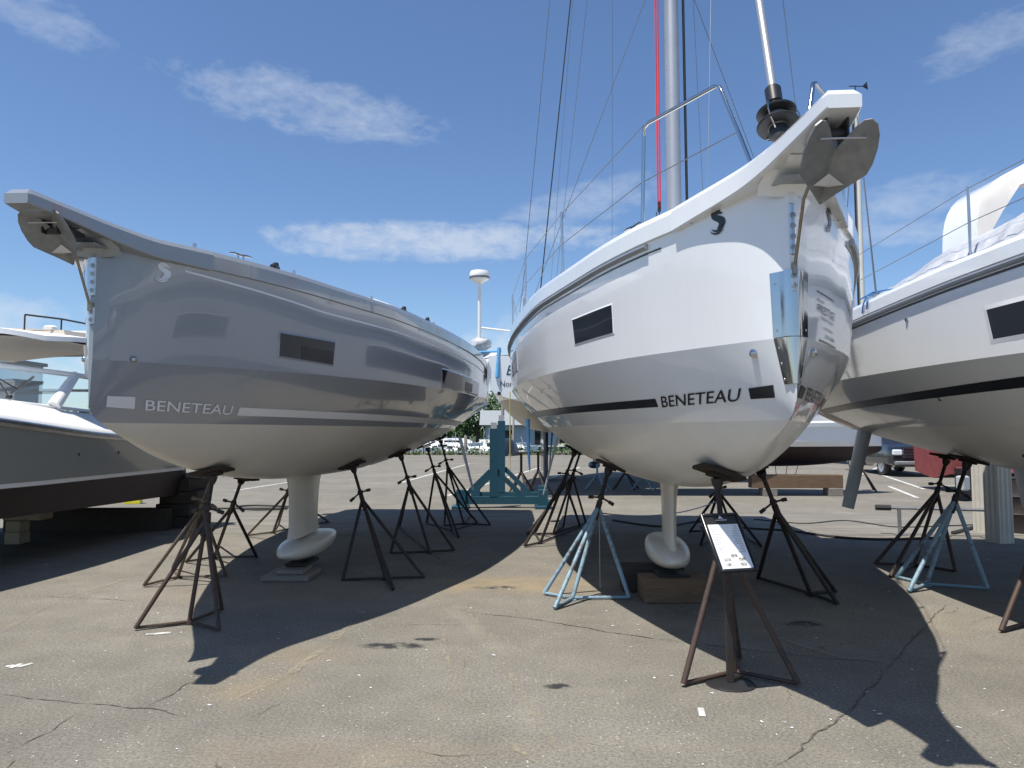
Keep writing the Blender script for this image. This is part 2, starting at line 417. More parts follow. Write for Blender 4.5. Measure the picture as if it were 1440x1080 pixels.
# chalky scuffs and old tyre arcs
ring = n.node('ShaderNodeTexWave', wave_type='RINGS', rings_direction='SPHERICAL'); ring.inputs['Scale'].default_value = .12; ring.inputs['Distortion'].default_value = 1.2; ring.inputs['Detail'].default_value = 2; ring.inputs['Detail Scale'].default_value = .8
mpz = n.node('ShaderNodeMapping'); mpz.inputs['Location'].default_value = (9, -3, 0); n.link(co, mpz.inputs[0]); n.link(mpz.outputs[0], ring.inputs[0])
arc = n.math('MULTIPLY', n.math('SUBTRACT', ring.outputs['Fac'], .985, True), 40., True)
arc = n.math('MULTIPLY', arc, n.math('MULTIPLY', n.math('SUBTRACT', n.noise(1.1, 4), .45, True), 3., True))
base = n.mix(n.math('MULTIPLY', arc, .35), base, (.40, .37, .30))
n.set(Base_Color=base, Roughness=.88, Specular_IOR_Level=.25)
hh = n.math('ADD', n.math('MULTIPLY', fine, .5), n.math('ADD', n.math('MULTIPLY', grit, .5), n.math('MULTIPLY', crack, -1.2)))
n.bump(hh, .55, .008)
M['asphalt'] = n.m
mb = MB(); mb.add([(-140, -60, 0), (160, -60, 0), (160, 53, 0), (-140, 53, 0)], [(0, 1, 2, 3)])
setting(mb.build('ground', M['asphalt'], smooth=False))
# cracks and joints that can be followed in the asphalt
n = N('open_crack'); n.set(Base_Color=n.ramp(n.noise(30, 4), [(.35, (.06, .054, .046)), (.65, (.14, .127, .105))]), Roughness=.95); M['crack'] = n.m
rnd = random.Random(21); mb = MB()
def crack_line(px, w, z):
    pts = [G(*p) for p in px]; q = []
    for a, b in zip(pts, pts[1:]):
        L = (b-a).length; k = max(2, int(L/.05)); pr = Vector((-(b-a).y, (b-a).x, 0)).normalized(); off = 0
        for i in range(k):
            off = off*.72+rnd.uniform(-.012, .012); q.append(a.lerp(b, i/k)+pr*off)
    q.append(pts[-1]); A, B_ = [], []
    for i, p in enumerate(q):
        t = (q[min(i+1, len(q)-1)]-q[max(i-1, 0)]).normalized(); s_ = Vector((-t.y, t.x, 0))*w*.36*rnd.uniform(.15, 1.3)*min(1, i/4+.1, (len(q)-1-i)/4+.1)
        A.append((p.x+s_.x, p.y+s_.y, z)); B_.append((p.x-s_.x, p.y-s_.y, z))
    mb.loft([[a, b] for a, b in zip(A, B_)])
for px, w in (([(0, 976), (60, 985), (140, 990), (210, 997), (270, 1010)], .012), ([(205, 996), (240, 978), (262, 962), (300, 945)], .013), ([(60, 838), (120, 842), (190, 846)], .012), ([(0, 1064), (30, 1050), (70, 1030), (110, 1002)], .010),
              ([(640, 858), (760, 872), (860, 890), (1000, 908), (1100, 920), (1180, 928), (1255, 932)], .016), ([(1090, 1079), (1130, 1048), (1180, 1010), (1225, 965), (1262, 925), (1285, 895), (1330, 850)], .016), ([(350, 1010), (380, 996), (410, 985)], .008), ([(0, 1090), (20, 1072), (34, 1066)], .010), ([(530, 880), (600, 878), (660, 880)], .008), ([(1360, 880), (1390, 868), (1440, 862)], .008), ([(560, 1050), (620, 1062), (700, 1062)], .008)):
    crack_line(px, w, .003+.0002*len(px))
setting(mb.build('asphalt_crack', M['crack'], smooth=False))
n = N('dried_silt'); f = n.noise(16, 7, .75); g = n.noise(2.5, 3)
n.set(Base_Color=(.36, .31, .22), Roughness=.95, Alpha=n.math('MULTIPLY', n.math('SUBTRACT', n.math('ADD', n.math('MULTIPLY', f, .6), n.math('MULTIPLY', g, .4)), .43, True), 3.2, True)); M['silt'] = n.m
mb = MB()
for px, w in (([(650, 850), (690, 905), (725, 960), (760, 1020), (795, 1075)], .035), ([(612, 800), (622, 850), (625, 900), (640, 960), (690, 1030), (760, 1079)], .030), ([(560, 830), (600, 800), (650, 770), (720, 742)], .05), ([(600, 830), (660, 790), (720, 765)], .04), ([(0, 890), (50, 862), (100, 838), (190, 812)], .045), ([(930, 850), (1060, 885), (1180, 925), (1260, 935)], .05), ([(470, 720), (560, 716), (640, 712)], .06), ([(520, 850), (470, 900), (420, 940), (330, 985)], .07), ([(760, 800), (830, 806), (900, 812)], .10)):
    crack_line(px, w*1.5, .0045+.0002*len(px))
setting(mb.build('silt_tracks', M['silt'], smooth=False))
# water beyond the quay
n = N('harbour_water'); n.set(Base_Color=(.02, .045, .05), Roughness=.08, Specular_IOR_Level=.5); n.bump(n.noise(1.2, 5), .3, .1); M['water'] = n.m
mb = MB(); mb.add([(-900, 53.3, -.9), (900, 53.3, -.9), (900, 130, -.9), (-900, 130, -.9)], [(0, 1, 2, 3)])
setting(mb.build('water', M['water'], smooth=False))
n = N('far_shore_soil'); n.set(Base_Color=n.ramp(n.noise(.2, 5), [(.3, (.05, .07, .03)), (.7, (.12, .12, .07))]), Roughness=.9); M['shore'] = n.m
mb = MB(); mb.add([(-1500, 130, -.4), (1500, 130, -.4), (1500, 2400, 2), (-1500, 2400, 2)], [(0, 1, 2, 3)])
setting(mb.build('far_shore', M['shore'], smooth=False))
mb = MB(); mb.box((10, 53.2, .02), (300, .5, .36), bev=.03); setting(mb.build('quay_kerb', M['concrete']))
# concrete slab strip let into the yard, and worn parking lines
n = N('ribbed_concrete'); mp = n.node('ShaderNodeMapping'); mp.inputs['Scale'].default_value = (.25, 5, 1); n.link(n.co(), mp.inputs[0])
f = n.noise(2.2, 7, .7, mp.outputs[0], .5); n.set(Base_Color=n.mix(n.noise(6, 5), n.ramp(f, [(.34, (.05, .046, .04)), (.46, (.19, .172, .14)), (.58, (.27, .245, .20)), (.66, (.50, .46, .38))]), (.16, .15, .13)), Roughness=.9); n.bump(f, .6, .02); M['strip'] = n.m
mb = MB(); mb.add([(-14, 12.0, .004), (30, 11.2, .004), (30, 14.4, .004), (-14, 15.0, .004)], [(0, 1, 2, 3)])
setting(mb.build('concrete_strip', M['strip'], smooth=False))
n = N('worn_white_paint'); f = n.noise(9, 7, .7)
n.set(Base_Color=n.ramp(f, [(.38, (.22, .21, .19)), (.52, (.62, .61, .58))]), Roughness=.8); M['line'] = n.m
mb = MB()
def strip(a, b, w, z=.004):
    a = Vector(a); b = Vector(b); t = (b-a).normalized(); s_ = Vector((-t.y, t.x, 0))*w/2
    mb.add([(p.x, p.y, z) for p in (a-s_, b-s_, b+s_, a+s_)], [(0, 1, 2, 3)])
for a, b in (((630, 697), (700, 676)), ((700, 676), (760, 657)), ((765, 676), (815, 657)), ((560, 680), (660, 652)), ((470, 664), (520, 655)), ((1240, 668), (1300, 688)), ((1200, 672), (1240, 655)), ((1290, 700), (1250, 684)), ((420, 668), (470, 660)), ((330, 690), (420, 676)), ((640, 668), (720, 667)), ((1320, 683), (1390, 683))):
    strip(G(*a), G(*b), .11)
setting(mb.build('parking_lines', M['line'], smooth=False))
mb = MB()
for a, b in (((8, 938), (20, 936)), ((14, 940), (30, 934)), ((24, 939), (46, 933))): strip(G(*a), G(*b), .035)
strip(G(985, 996), G(988, 1008), .035); strip(G(205, 893), G(240, 890), .05)
setting(mb.build('paint_marks', M['line'], smooth=False))
# flakes of old paint strewn over the yard: beyond counting
mb = MB(); rnd = random.Random(3)
for k in range(520):
    Y = 2.9+rnd.random()**1.6*9; X = (rnd.random()*2-1)*Y*.72
    if rnd.random() < .5:
        X = X*.3+1.9*rnd.choice((-1, 1, .4)) ; 
    r = rnd.choice((.002, .0025, .003, .003, .004, .006, .010)); k_ = rnd.randint(4, 6); a0 = rnd.random()*6; st = rnd.uniform(1, 2.6); th = rnd.random()*3
    pts = []
    for i in range(k_):
        a = a0+2*pi*i/k_; rr = r*rnd.uniform(.5, 1.2); x = rr*cos(a)*st; y = rr*sin(a)
        pts.append((X+x*cos(th)-y*sin(th), Y+x*sin(th)+y*cos(th), .003+.003*rnd.random()))
    mb.poly(pts)
o = mb.build('paint_flakes', M['white_vinyl'], smooth=False); setting(o, 'stuff'); o['label'] = 'white flakes of old paint strewn over the asphalt'
# ------------------------------------------------------------------ hull form of a sailing yacht, stem at s = 0, s runs aft
class Hull:
    def __init__(h, L, bg, bk, zg, zk, zb, p, zw):
        h.L = L; h.bg, h.bk, h.zg, h.zk, h.zb, h.p = [interp(t) for t in (bg, bk, zg, zk, zb, p)]; h.zw = zw
    def half(h, s, z):
        zk, zb = h.zk(s), h.zb(s)
        if z >= zk:
            t = min(1.2, (z-zk)/(h.zg(s)-zk)); d = h.bg(s)-h.bk(s)
            return h.bk(s)+d*(t*.75+.25*t*t)
        t = max(0., (z-zb)/max(1e-4, zk-zb))
        return h.bk(s)*t**h.p(s)
    def pt(h, s, z, side, off=0.):
        q = Vector((side*h.half(s, z), s, z))
        if off:
            e = .01
            ds = Vector((side*(h.half(s+e, z)-h.half(max(0, s-e), z)), s+e-max(0, s-e), 0))
            dz = Vector((side*(h.half(s, z+e)-h.half(s, z-e)), 0, 2*e))
            nn_ = ds.cross(dz); nn_.normalize()
            if nn_.x*side < 0: nn_ = -nn_
            q = q+nn_*off
        return q
    def nrm(h, s, z, side): return (h.pt(s, z, side, 1.)-h.pt(s, z, side)).normalized()
    def stations(h, n=90): return [h.L*(i/n)**1.7 for i in range(n+1)]
    def zone(h, f0, f1, nz, pw=1.):
        mb = MB()
        for side in (-1, 1):
            secs = []
            for s in h.stations():
                a, b = f0(s), f1(s)
                secs.append([(side*h.half(s, a+(b-a)*(i/nz)**pw), s, a+(b-a)*(i/nz)**pw) for i in range(nz+1)])
            mb.loft(secs)
        a, b = f0(0), f1(0); zz = [a+(b-a)*(i/nz)**pw for i in range(nz+1)]
        if b-a > 1e-4: mb.loft([[(-h.half(0, z), 0, z) for z in zz], [(-h.half(0, z)*.55, -.012, z) for z in zz], [(h.half(0, z)*.55, -.012, z) for z in zz], [(h.half(0, z), 0, z) for z in zz]])
        return mb
    def transom(h, z0, z1, n=14):
        s = h.L; zs = [z0+(z1-z0)*i/n for i in range(n+1)]
        mb = MB(); mb.loft([[(-h.half(s, z), s, z) for z in zs], [(h.half(s, z), s, z) for z in zs]]); return mb
    def patch(h, s0, s1, za, zb_, side, off=.003, ns=40, nz=2):
        """za, zb_: functions of s (or numbers)"""
        fa = za if callable(za) else (lambda s: za); fb = zb_ if callable(zb_) else (lambda s: zb_)
        mb = MB()
        mb.loft([[h.pt(s0+(s1-s0)*i/ns, fa(s0+(s1-s0)*i/ns)+(fb(s0+(s1-s0)*i/ns)-fa(s0+(s1-s0)*i/ns))*k/nz, side, off) for k in range(nz+1)] for i in range(ns+1)])
        return mb
    def quadpatch(h, c, side, off=.003, n=8):
        """c: four (s, z) corners, bottom first: (s0,z0) (s1,z0) (s1,z1) (s0,z1)"""
        mb = MB(); secs = []
        for i in range(n+1):
            a = i/n; r = []
            for k in range(n+1):
                b = k/n
                s = (c[0][0]*(1-a)+c[1][0]*a)*(1-b)+(c[3][0]*(1-a)+c[2][0]*a)*b
                z = (c[0][1]*(1-a)+c[1][1]*a)*(1-b)+(c[3][1]*(1-a)+c[2][1]*a)*b
                r.append(h.pt(s, z, side, off))
            secs.append(r)
        mb.loft(secs); return mb
    def text(h, txt, s_start, z0, height, side, dirn, off=.005, width=None, shear=0., offset=0., slope=0., lean=0.):
        vs, fs, asp = text2d(txt, shear=shear, offset=offset); w = width or asp*height
        mb = MB(); mb.add([h.pt(s_start+dirn*x*w+lean*y, z0+slope*x*w+y*height, side, off) for x, y in vs], fs); return mb
    def ribbon(h, pts, side, off=.004):
        """pts: (s, z, w) centre line with widths -> flat ribbon on the hull"""
        L_, R_ = [], []
        for i, (s, z, w) in enumerate(pts):
            a = pts[max(0, i-1)]; b = pts[min(len(pts)-1, i+1)]
            t = Vector((b[0]-a[0], b[1]-a[1])); t.normalize(); nx, nz = -t.y*w/2, t.x*w/2
            L_.append(h.pt(s+nx, z+nz, side, off)); R_.append(h.pt(s-nx, z-nz, side, off))
        mb = MB(); mb.loft([[a, b] for a, b in zip(L_, R_)]); return mb
BG = [(0,.03),(.06,.095),(.15,.17),(.3,.285),(.5,.42),(.75,.56),(1,.69),(1.5,.90),(2,1.07),(2.5,1.24),(3,1.40),(4,1.62),(5,1.79),(6,1.90),(7,1.94),(8,1.93),(9,1.89),(10,1.83)]
BK = [(0,.024),(.06,.075),(.15,.135),(.3,.228),(.5,.343),(.75,.478),(1,.61),(1.5,.83),(2,1.01),(2.5,1.18),(3,1.335),(4,1.57),(5,1.75),(6,1.86),(7,1.90),(8,1.90),(10,1.80)]
ZG = [(0,2.92),(3,2.89),(6,2.83),(10,2.78)]
ZK = [(0,2.08),(3,2.13),(10,2.16)]
ZB = [(0,1.755),(.03,1.715),(.12,1.665),(.33,1.585),(.92,1.40),(1.68,1.25),(2.6,1.14),(3.6,1.08),(5,1.06),(6.5,1.12),(8,1.25),(9,1.38),(10,1.52)]
PP = [(0,.85),(.3,.70),(.6,.62),(1,.58),(2,.53),(3.5,.50),(6,.46),(10,.43)]
def sc_tab(t, ks, kv): return [(a*ks, b*kv) for a, b in t]
H34 = Hull(10, BG, BK, ZG, ZK, ZB, PP, 1.665)
def toworld(root_loc, rz, p):
    c, s = cos(rz), sin(rz); return Vector((root_loc[0]+p[0]*c-p[1]*s, root_loc[1]+p[0]*s+p[1]*c, root_loc[2]+p[2]))
def crease(o, h):
    me = o.data
    k = [abs(v.co.z-h.zk(v.co.y)) < 2e-4 for v in me.vertices]
    for e in me.edges:
        if k[e.vertices[0]] and k[e.vertices[1]]: e.use_edge_sharp = True
def yacht_shell(h, root, top, bottom, deckmat, bulwark, s_b0=.5, coach=True):
    mb = h.zone(lambda s: max(h.zb(s), h.zw), h.zk, 8); mb2 = h.zone(h.zk, h.zg, 8); mb.add(mb2.v, mb2.f)
    t = h.transom(max(h.zb(h.L), h.zw), h.zg(h.L)); mb.add(t.v, t.f)
    hull = mb.build('hull', top, root, ang=24); crease(hull, h)
    mb = h.zone(h.zb, lambda s: max(h.zb(s), h.zw), 16, 1.9); bot = mb.build('hull_bottom', bottom, root, ang=60)
    # bulwark: a proud moulding along the deck edge, with its flat top
    mb = MB()
    for side in (-1, 1):
        secs = []
        for i in range(61):
            s = s_b0+(h.L-s_b0)*i/60; z = h.zg(s); b = h.half(s, z)
            ob = h.pt(s, z-.10, side, .020); ob2 = h.pt(s, z-.0, side, .014)
            secs.append([h.pt(s, z-.106, side, .0), ob, ob2, Vector((ob2.x-side*.020, s, z+.036)), Vector((ob2.x-side*.085, s, z+.036)), Vector((ob2.x-side*.095, s, z-.01))])
        mb.loft(secs)
    bw = mb.build('bulwark', bulwark, root, ang=14)
    mb = MB(); secs = []
    for i in range(51):
        s = .25+(h.L-.27)*i/50; b = h.half(s, h.zg(s))-.03; z = h.zg(s)
        secs.append([(b*x, s, z-.005+.06*(1-x*x)) for x in (-1, -.75, -.5, -.2, .2, .5, .75, 1)])
    mb.loft(secs); mb.build('deck', deckmat, root)
    if coach:
        mb = MB(); secs = []
        for i in range(21):
            t = i/20; s = 2.3+4.7*t; w = (.55+.55*min(1, t*2))*1.0; hh = .08+.30*min(1, t*2.2)**.7; z = h.zg(s)+.03
            secs.append([(-w-.06, s, z), (-w, s, z+hh*.8), (-w*.8, s, z+hh), (0, s, z+hh+.04), (w*.8, s, z+hh), (w, s, z+hh*.8), (w+.06, s, z)])
        mb.loft(secs, cap1=True, cap0=True); mb.build('coachroof', deckmat, root)
    return hull, bot, bw
def sprit(h, root, mat, dz=0., ra=0.):
    W_ = interp([(-.745,.070),(-.70,.078),(-.45,.110),(-.2,.150),(0,.205),(.1,.245),(.25,.322),(.4,.402),(.62,.515)])
    T_ = interp([(-.745,.108),(-.3,.100),(0,.085),(.3,.060),(.62,.036)]); H_ = interp([(-.745,.092),(-.3,.105),(.1,.128),(.62,.150)])
    mb = MB(); secs = []
    for k, s in enumerate([-.745, -.708]+[-.66+1.28*i/36 for i in range(37)]):
        w = W_(s); zt = h.zg(max(0, s))+T_(s)+dz*min(1, max(0, (.62-s)/.4)); zo = zt-H_(s)
        if k == 0: zt -= .034
        if s > .3: w = max(w, h.half(s, h.zg(s))+.024)
        c = .032
        if k == 0: secs.append([(-w+.006, s, zo), (-w, s, zo+.006), (-w, s, zt-.003), (-w+.006, s, zt), (w-.006, s, zt), (w, s, zt-.003), (w, s, zo+.006), (w-.006, s, zo)])
        else: secs.append([(-w+.006, s, zo), (-w, s, zo+.006), (-w-.001, s, zt-c), (-w+.024, s, zt), (w-.024, s, zt), (w+.001, s, zt-c), (w, s, zo+.006), (w-.006, s, zo)])
    mb.loft(secs, closed=True, cap0=True, cap1=True)
    sp_ = mb.build('bowsprit', mat, root, ang=17)
    m2 = MB(); z = h.zg(0)+.01+dz
    for x in (-.045, .045): m2.box((x, -.60+ra, z-.03), (.008, .12, .11))
    m2.tube([(-.05, -.61+ra, z-.055), (.05, -.61+ra, z-.055)], .028, 14); m2.box((0, -.47+ra, z-.02), (.10, .16, .05))
    m2.build('anchor_roller', M['black'], sp_)
    m2 = MB(); m2.box((0, -.10, z-.075), (.20, .16, .006)); m2.build('sprit_bracket', M['galv'], sp_)
    # fairing between the stem head and the sprit
    m2 = MB(); m2.loft([[(-.03, .0, z-.13), (.03, .0, z-.13)], [(-.05, -.02, z-.09), (.05, -.02, z-.09)], [(-.075, -.14, z-.035), (.075, -.14, z-.035)], [(-.085, -.3, z-.02), (.085, -.3, z-.02)]]); m2.loft([[(-.03, .0, z-.13), (-.05, -.02, z-.09), (-.075, -.14, z-.035), (-.085, -.3, z-.02)], [(-.16, .03, z-.11), (-.16, .0, z-.06), (-.14, -.14, z-.02), (-.1, -.3, z)]]); m2.loft([[(.03, .0, z-.13), (.05, -.02, z-.09), (.075, -.14, z-.035), (.085, -.3, z-.02)], [(.16, .03, z-.11), (.16, .0, z-.06), (.14, -.14, z-.02), (.1, -.3, z)]])
    m2.build('sprit_fairing', mat, sp_)
    return sp_
def anchor(h, root, up=0., aft=0.):
    # plough anchor stowed under the sprit: two round-shouldered plates folded on a ridge, tip down and aft
    Nz = h.zg(0)-.115+up-.0; Ns = -.62+aft
    def P_(sd, a, dz, fwd=0.): return Vector((sd*a*.88, Ns-dz*1.1-a*.62-fwd, Nz+dz))
    out = [(0, 0), (.028, .026), (.06, .058), (.085, .072), (.112, .070), (.14, .050), (.160, .012), (.168, -.03), (.166, -.075), (.155, -.105), (.105, -.128), (.055, -.15), (0, -.178)]
    A = MB()
    for sd in (-1, 1):
        pts = [P_(sd, a, d) for a, d in out]
        c = [P_(sd, 0, -.178*i/6) for i in range(1, 6)]
        N_ = (pts[4]-pts[0]).cross(pts[-1]-pts[0]).normalized()
        if N_.y > 0: N_ = -N_
        A.poly(pts, .009, -N_)
    an = A.build('anchor', M['anchor'], root, ang=20)
    m = MB(); m.tube([P_(-1, .105, .012, .02), P_(1, .105, .012, .02)], .0042, 8); m.build('roll_bar', M['steel_satin'], an)
    a, b, c, d = P_(-1, .075, -.125, .006), P_(1, .075, -.125, .006), P_(1, 0, -.075, .006), P_(1, 0, -.13, .05)
    m = MB(); m.add([a, b, c, d], [(0, 3, 2), (3, 1, 2), (0, 1, 3)]); m.build('tip_gusset', M['steel_satin'], an, smooth=False)
    m = MB(); m.tube([P_(1, 0, 0), (0, Ns+.02, Nz+.09), (0, Ns+.12, Nz+.145), (0, min(.1, Ns+.37), Nz+.165)], [.012, .017, .016, .013], 8); m.build('shank', M['anchor'], an)
    return an
def stemplates(h, root):
    mb = MB(); z1 = h.zg(0)-.155; z0 = z1-.46
    for zA, zB in ((z0+.19, z1), (z0, z0+.125)):
        mb.box((0, -.008, (zA+zB)/2), (.034, .03, zB-zA), bev=.008)
    st = mb.build('stem_chainplate', M['steel_satin'], root)
    for z in (z0+.035, z0+.085, z0+.23, z0+.285, z0+.34, z0+.395):
        m = MB(); m.lathe((0, -.023, z), [(.0155, 0), (.0155, .003), (.011, .004), (.006, .004), (.004, .001)], 14, (0, -1, 0)); m.build('bolt_head', M['galv'], st)
    m = MB(); m.tube([(.0, -.035, z0+.12), (.0, -.20, z0+.42), (0, -.32, z1+.02)], .0085, 8); m.box((0, -.03, z0+.12), (.02, .04, .06)); m.build('bobstay_rod', M['bronze_rod'], st)
def keel(root, h, mat, s0=3.32, shift=0., zbot=.28, k=1., hb=.15):
    mb = MB(); secs = []
    for z, c, t, ds in ((1.25, 1.25, .34, -.12), (1.16, 1.10, .22, -.06), (1.09, 1.0, .155, -.02), (1.0, .93, .125, 0), (.85, .88, .11, .02), (.65, .85, .105, .03), (.52, .86, .11, .03), (.43, .95, .13, .0)):
        r = []; c *= k; t *= k
        for i in range(25):
            a = i/24*2*pi; x = .5-.5*cos(a); y = (1 if a <= pi else -1)*t*.5*2.6*(.2969*sqrt(x)*1.0-.126*x-.3516*x*x+.2843*x**3-.1015*x**4)/.26*.5*2
            r.append((shift+y*.5*1.9, s0+ds+c*x, z))
        secs.append(r[:-1])
    mb.loft(secs, closed=True, cap1=True)
    kl = mb.build('keel', mat, root, ang=50)
    mb = MB(); secs = []
    Lb, wb = 1.5*k, .235*k; zc = zbot+hb
    for i in range(25):
        x = .5-.5*cos(pi*i/24); w = (sqrt(max(0, x))*1.9*(1-x)**.62); w = max(w, .004); w = min(w, 1.0)
        r = []
        for j in range(24):
            a = 2*pi*j/24; ca, sa = cos(a), sin(a)
            yy = wb*w*(abs(ca)**.8)*(1 if ca > 0 else -1)
            zz = hb*w*(abs(sa)**.8)*(1 if sa > 0 else -1)
            zz = max(zz, -hb*.92) if sa < 0 else zz*.9
            r.append((shift+yy, s0-.13+Lb*x, zc+zz*(1 if sa > 0 else 1)+.05*x))
        secs.append(r)
    mb.loft(secs, closed=True, cap0=True, cap1=True)
    mb.build('keel_bulb', mat, kl, ang=60)
    return kl
def rudder(root, h, sd, mat, s=9.25, y0=1.3, y1=1.55, z0=1.5, z1=.5, c0=.42, c1=.28):
    mb = MB(); secs = []
    for i in range(7):
        t = i/6; c = c0+(c1-c0)*t; th = .05*(1-.4*t); y = y0+(y1-y0)*t; z = z0+(z1-z0)*t
        r = []
        for k in range(12):
            a = 2*pi*k/12; r.append((sd*(y+th*sin(a)*.5), s+.12*t+c*(.5-.5*cos(a)), z))
        secs.append(r)
    mb.loft(secs, closed=True, cap0=True, cap1=True); return mb.build('rudder', mat, root)
SEA = {'body': [(.62,.985,.03),(.50,1.0,.12),(.38,.955,.23),(.30,.88,.27),(.31,.80,.25),(.40,.72,.25),(.54,.64,.28),(.64,.55,.31),(.655,.45,.30),(.60,.36,.25),(.50,.30,.17),(.40,.285,.05)],
       'snout': [(.42,.95,.16),(.56,.90,.12),(.70,.845,.07)],
       'tail1': [(.66,.40,.03),(.60,.27,.075),(.47,.19,.10),(.32,.185,.085),(.20,.24,.05),(.14,.33,.01)],
       'tail2': [(.70,.30,.02),(.62,.16,.06),(.46,.075,.085),(.28,.075,.075),(.13,.15,.045),(.06,.27,.01)]}
def emblem(h, root, s_c, z_c, size, side, mat, dirn):
    mb = MB()
    for i, (k, pts) in enumerate(SEA.items()):
        q = []
        for j in range(len(pts)-1):
            for t in range(4): q.append(tuple(pts[j][a]+(pts[j+1][a]-pts[j][a])*t/4 for a in range(3)))
        q.append(pts[-1])
        r = h.ribbon([(s_c+dirn*(x-.42)*size*.95, z_c+(y-.5)*size, w*size) for x, y, w in q], side, .0035+.0012*i)
        mb.add(r.v, r.f)
    return mb.build('emblem', mat, root, smooth=False, recalc=False)
def window(h, root, c, side, frame, name='hull_window', fw=.016, open_pane=None):
    w = h.quadpatch(c, side, .004).build(name, M['dark_glass'], root)
    (a, b, d, e) = c
    mb = MB()
    sgn = 1 if b[0] > a[0] else -1
    o = [(a[0]-sgn*fw, a[1]-fw), (b[0]+sgn*fw, b[1]-fw), (d[0]+sgn*fw, d[1]+fw), (e[0]-sgn*fw, e[1]+fw)]
    n_ = 8
    for k in range(4):
        i0, i1 = c[k], c[(k+1) % 4]; o0, o1 = o[k], o[(k+1) % 4]
        secs = []
        for i in range(n_+1):
            t = i/n_
            pi_ = (i0[0]+(i1[0]-i0[0])*t, i0[1]+(i1[1]-i0[1])*t); po = (o0[0]+(o1[0]-o0[0])*t, o0[1]+(o1[1]-o0[1])*t)
            secs.append([h.pt(*pi_, side, .002), h.pt(*pi_, side, .006), h.pt(*po, side, .0008)])
        mb.loft(secs)
    mb.build('window_frame', frame, w, ang=20)
    if open_pane:
        h.quadpatch(open_pane, side, .0055).build('window_pane', M['black'], w)
    return w
def cleat(root, p, rz, mat, L=.2, name='cleat'):
    mb = MB(); R = Matrix.Rotation(rz, 3, 'Z'); p = Vector(p)
    mb.tube([p+R@Vector((x, 0, z)) for x, z in ((-L/2, .05), (-L*.3, .056), (0, .05), (L*.3, .056), (L/2, .05))], [.005, .009, .01, .009, .005], 8)
    for x in (-.025, .025): mb.tube([p+R@Vector((x, 0, 0)), p+R@Vector((x, 0, .05))], .008, 8)
    return mb.build(name, mat, root)
# ================================================================== the grey yacht
GL = (-2.77, 4.85, 0); GH = .05
grey = thing('sailing_yacht', 'glossy grey sailing yacht on stands, bow pointing at the viewer, no mast', 'sailing yacht', GL, -GH, 'sailing yachts propped on stands')
h = H34
yacht_shell(h, grey, M['grey_gel'], M['bottom_grey'], M['deck'], M['grey_gel'])
sprit(h, grey, M['grey_gel'], -.042, .2); anchor(h, grey, .03, .20); stemplates(h, grey)
keel(grey, h, M['keel'], shift=.17, zbot=.135, k=1.14, hb=.142)
for sd in (-1, 1): rudder(grey, h, sd, M['grey_blade'])
lw = M['white_vinyl']; lp = M['pale_vinyl']
for sd in (-1, 1):
    h.quadpatch([(.114, 1.771), (.321, 1.764), (.289, 1.846), (.102, 1.844)], sd).build('stripe_block', lw, grey)
    dirn = sd
    h.text('BENETEAU', .400 if sd > 0 else 1.115, 1.757 if sd > 0 else 1.739, .073, sd, dirn, width=.715, lean=-.032, offset=.004, slope=-.022*sd).build('lettering', lp, grey, smooth=False)
    h.quadpatch([(1.178, 1.738), (9.6, 1.70), (9.6, 1.775), (1.154, 1.802)], sd,   .003, 40).build('boot_stripe', lw, grey)
    h.patch(.46, 8.6, lambda s: h.zg(s)-.158-.075*min(1, (s-.46)/1.3), lambda s: h.zg(s)-.143-.073*min(1, (s-.46)/1.3), sd, .003, 60, 1).build('cove_stripe', lw, grey)
    emblem(h, grey, .325, 2.72, .135, sd, lp, sd)
    window(h, grey, [(1.317, 2.234), (1.997, 2.223), (2.001, 2.429), (1.305, 2.425)], sd, M['grey_gel'], open_pane=[(1.575, 2.232), (1.99, 2.226), (1.993, 2.34), (1.557, 2.351)])
    window(h, grey, [(4.50, 2.165), (6.75, 2.18), (6.8, 2.37), (4.45, 2.39)], sd, M['grey_gel'], open_pane=[(5.6, 2.18), (6.15, 2.185), (6.17, 2.31), (5.62, 2.31)])
    # the padeye on the bow
    q = h.pt(.2, 2.10, sd, .01); m = MB(); m.lathe(q, [(.02, -.005), (.02, .004), (.012, .014), (.003, .018)], 14, h.nrm(.2, 2.10, sd)); m.build('bow_eye', M['steel'], grey)
    cleat(grey, (sd*(h.half(.9, 2.9)-.06), .95, h.zg(.9)+.035), pi/2-sd*.5, M['steel'], .22)
    for s in (.55, 1.45, 2.6, 4.2):
        m = MB(); x = sd*(h.half(s, h.zg(s))-.05); z = h.zg(s)+.03
        m.lathe((x, s, z), [(.03, 0), (.028, .008), (.014, .014), (.014, .045), (.004, .05)], 12); m.build('stanchion_socket', M['steel_satin'], grey)
    for s in (1.25, 3.3, 4.0, 6.9):
        m = MB(); x = sd*(h.half(s, h.zg(s))-.06); m.box((x, s, h.zg(s)+.055), (.05, .12, .05), bev=.012); m.lathe((x, s+.02, h.zg(s)+.06), [(.022, 0), (.026, .02), (.02, .04)], 12); m.build('deck_block', M['black'], grey)
    m = MB(); m.tube([(sd*(h.half(s, h.zg(s))-.07), s, h.zg(s)+.06) for s in (3.3, 3.6, 4.0)], .006, 6); m.tube([(sd*(h.half(4+.3*i, 2.8)-.1), 4+.3*i, h.zg(5)+.06+.012*sin(i*2)) for i in range(10)], .006, 6); m.build('deck_line', M['rope_black'], grey)
for s in (-.35, -.05):
    m = MB(); m.lathe((.05, s, h.zg(0)+.03), [(.016, 0), (.016, .01), (.008, .014), (.008, .03), (.003, .034)], 10); m.build('deck_eye', M['steel'], grey)
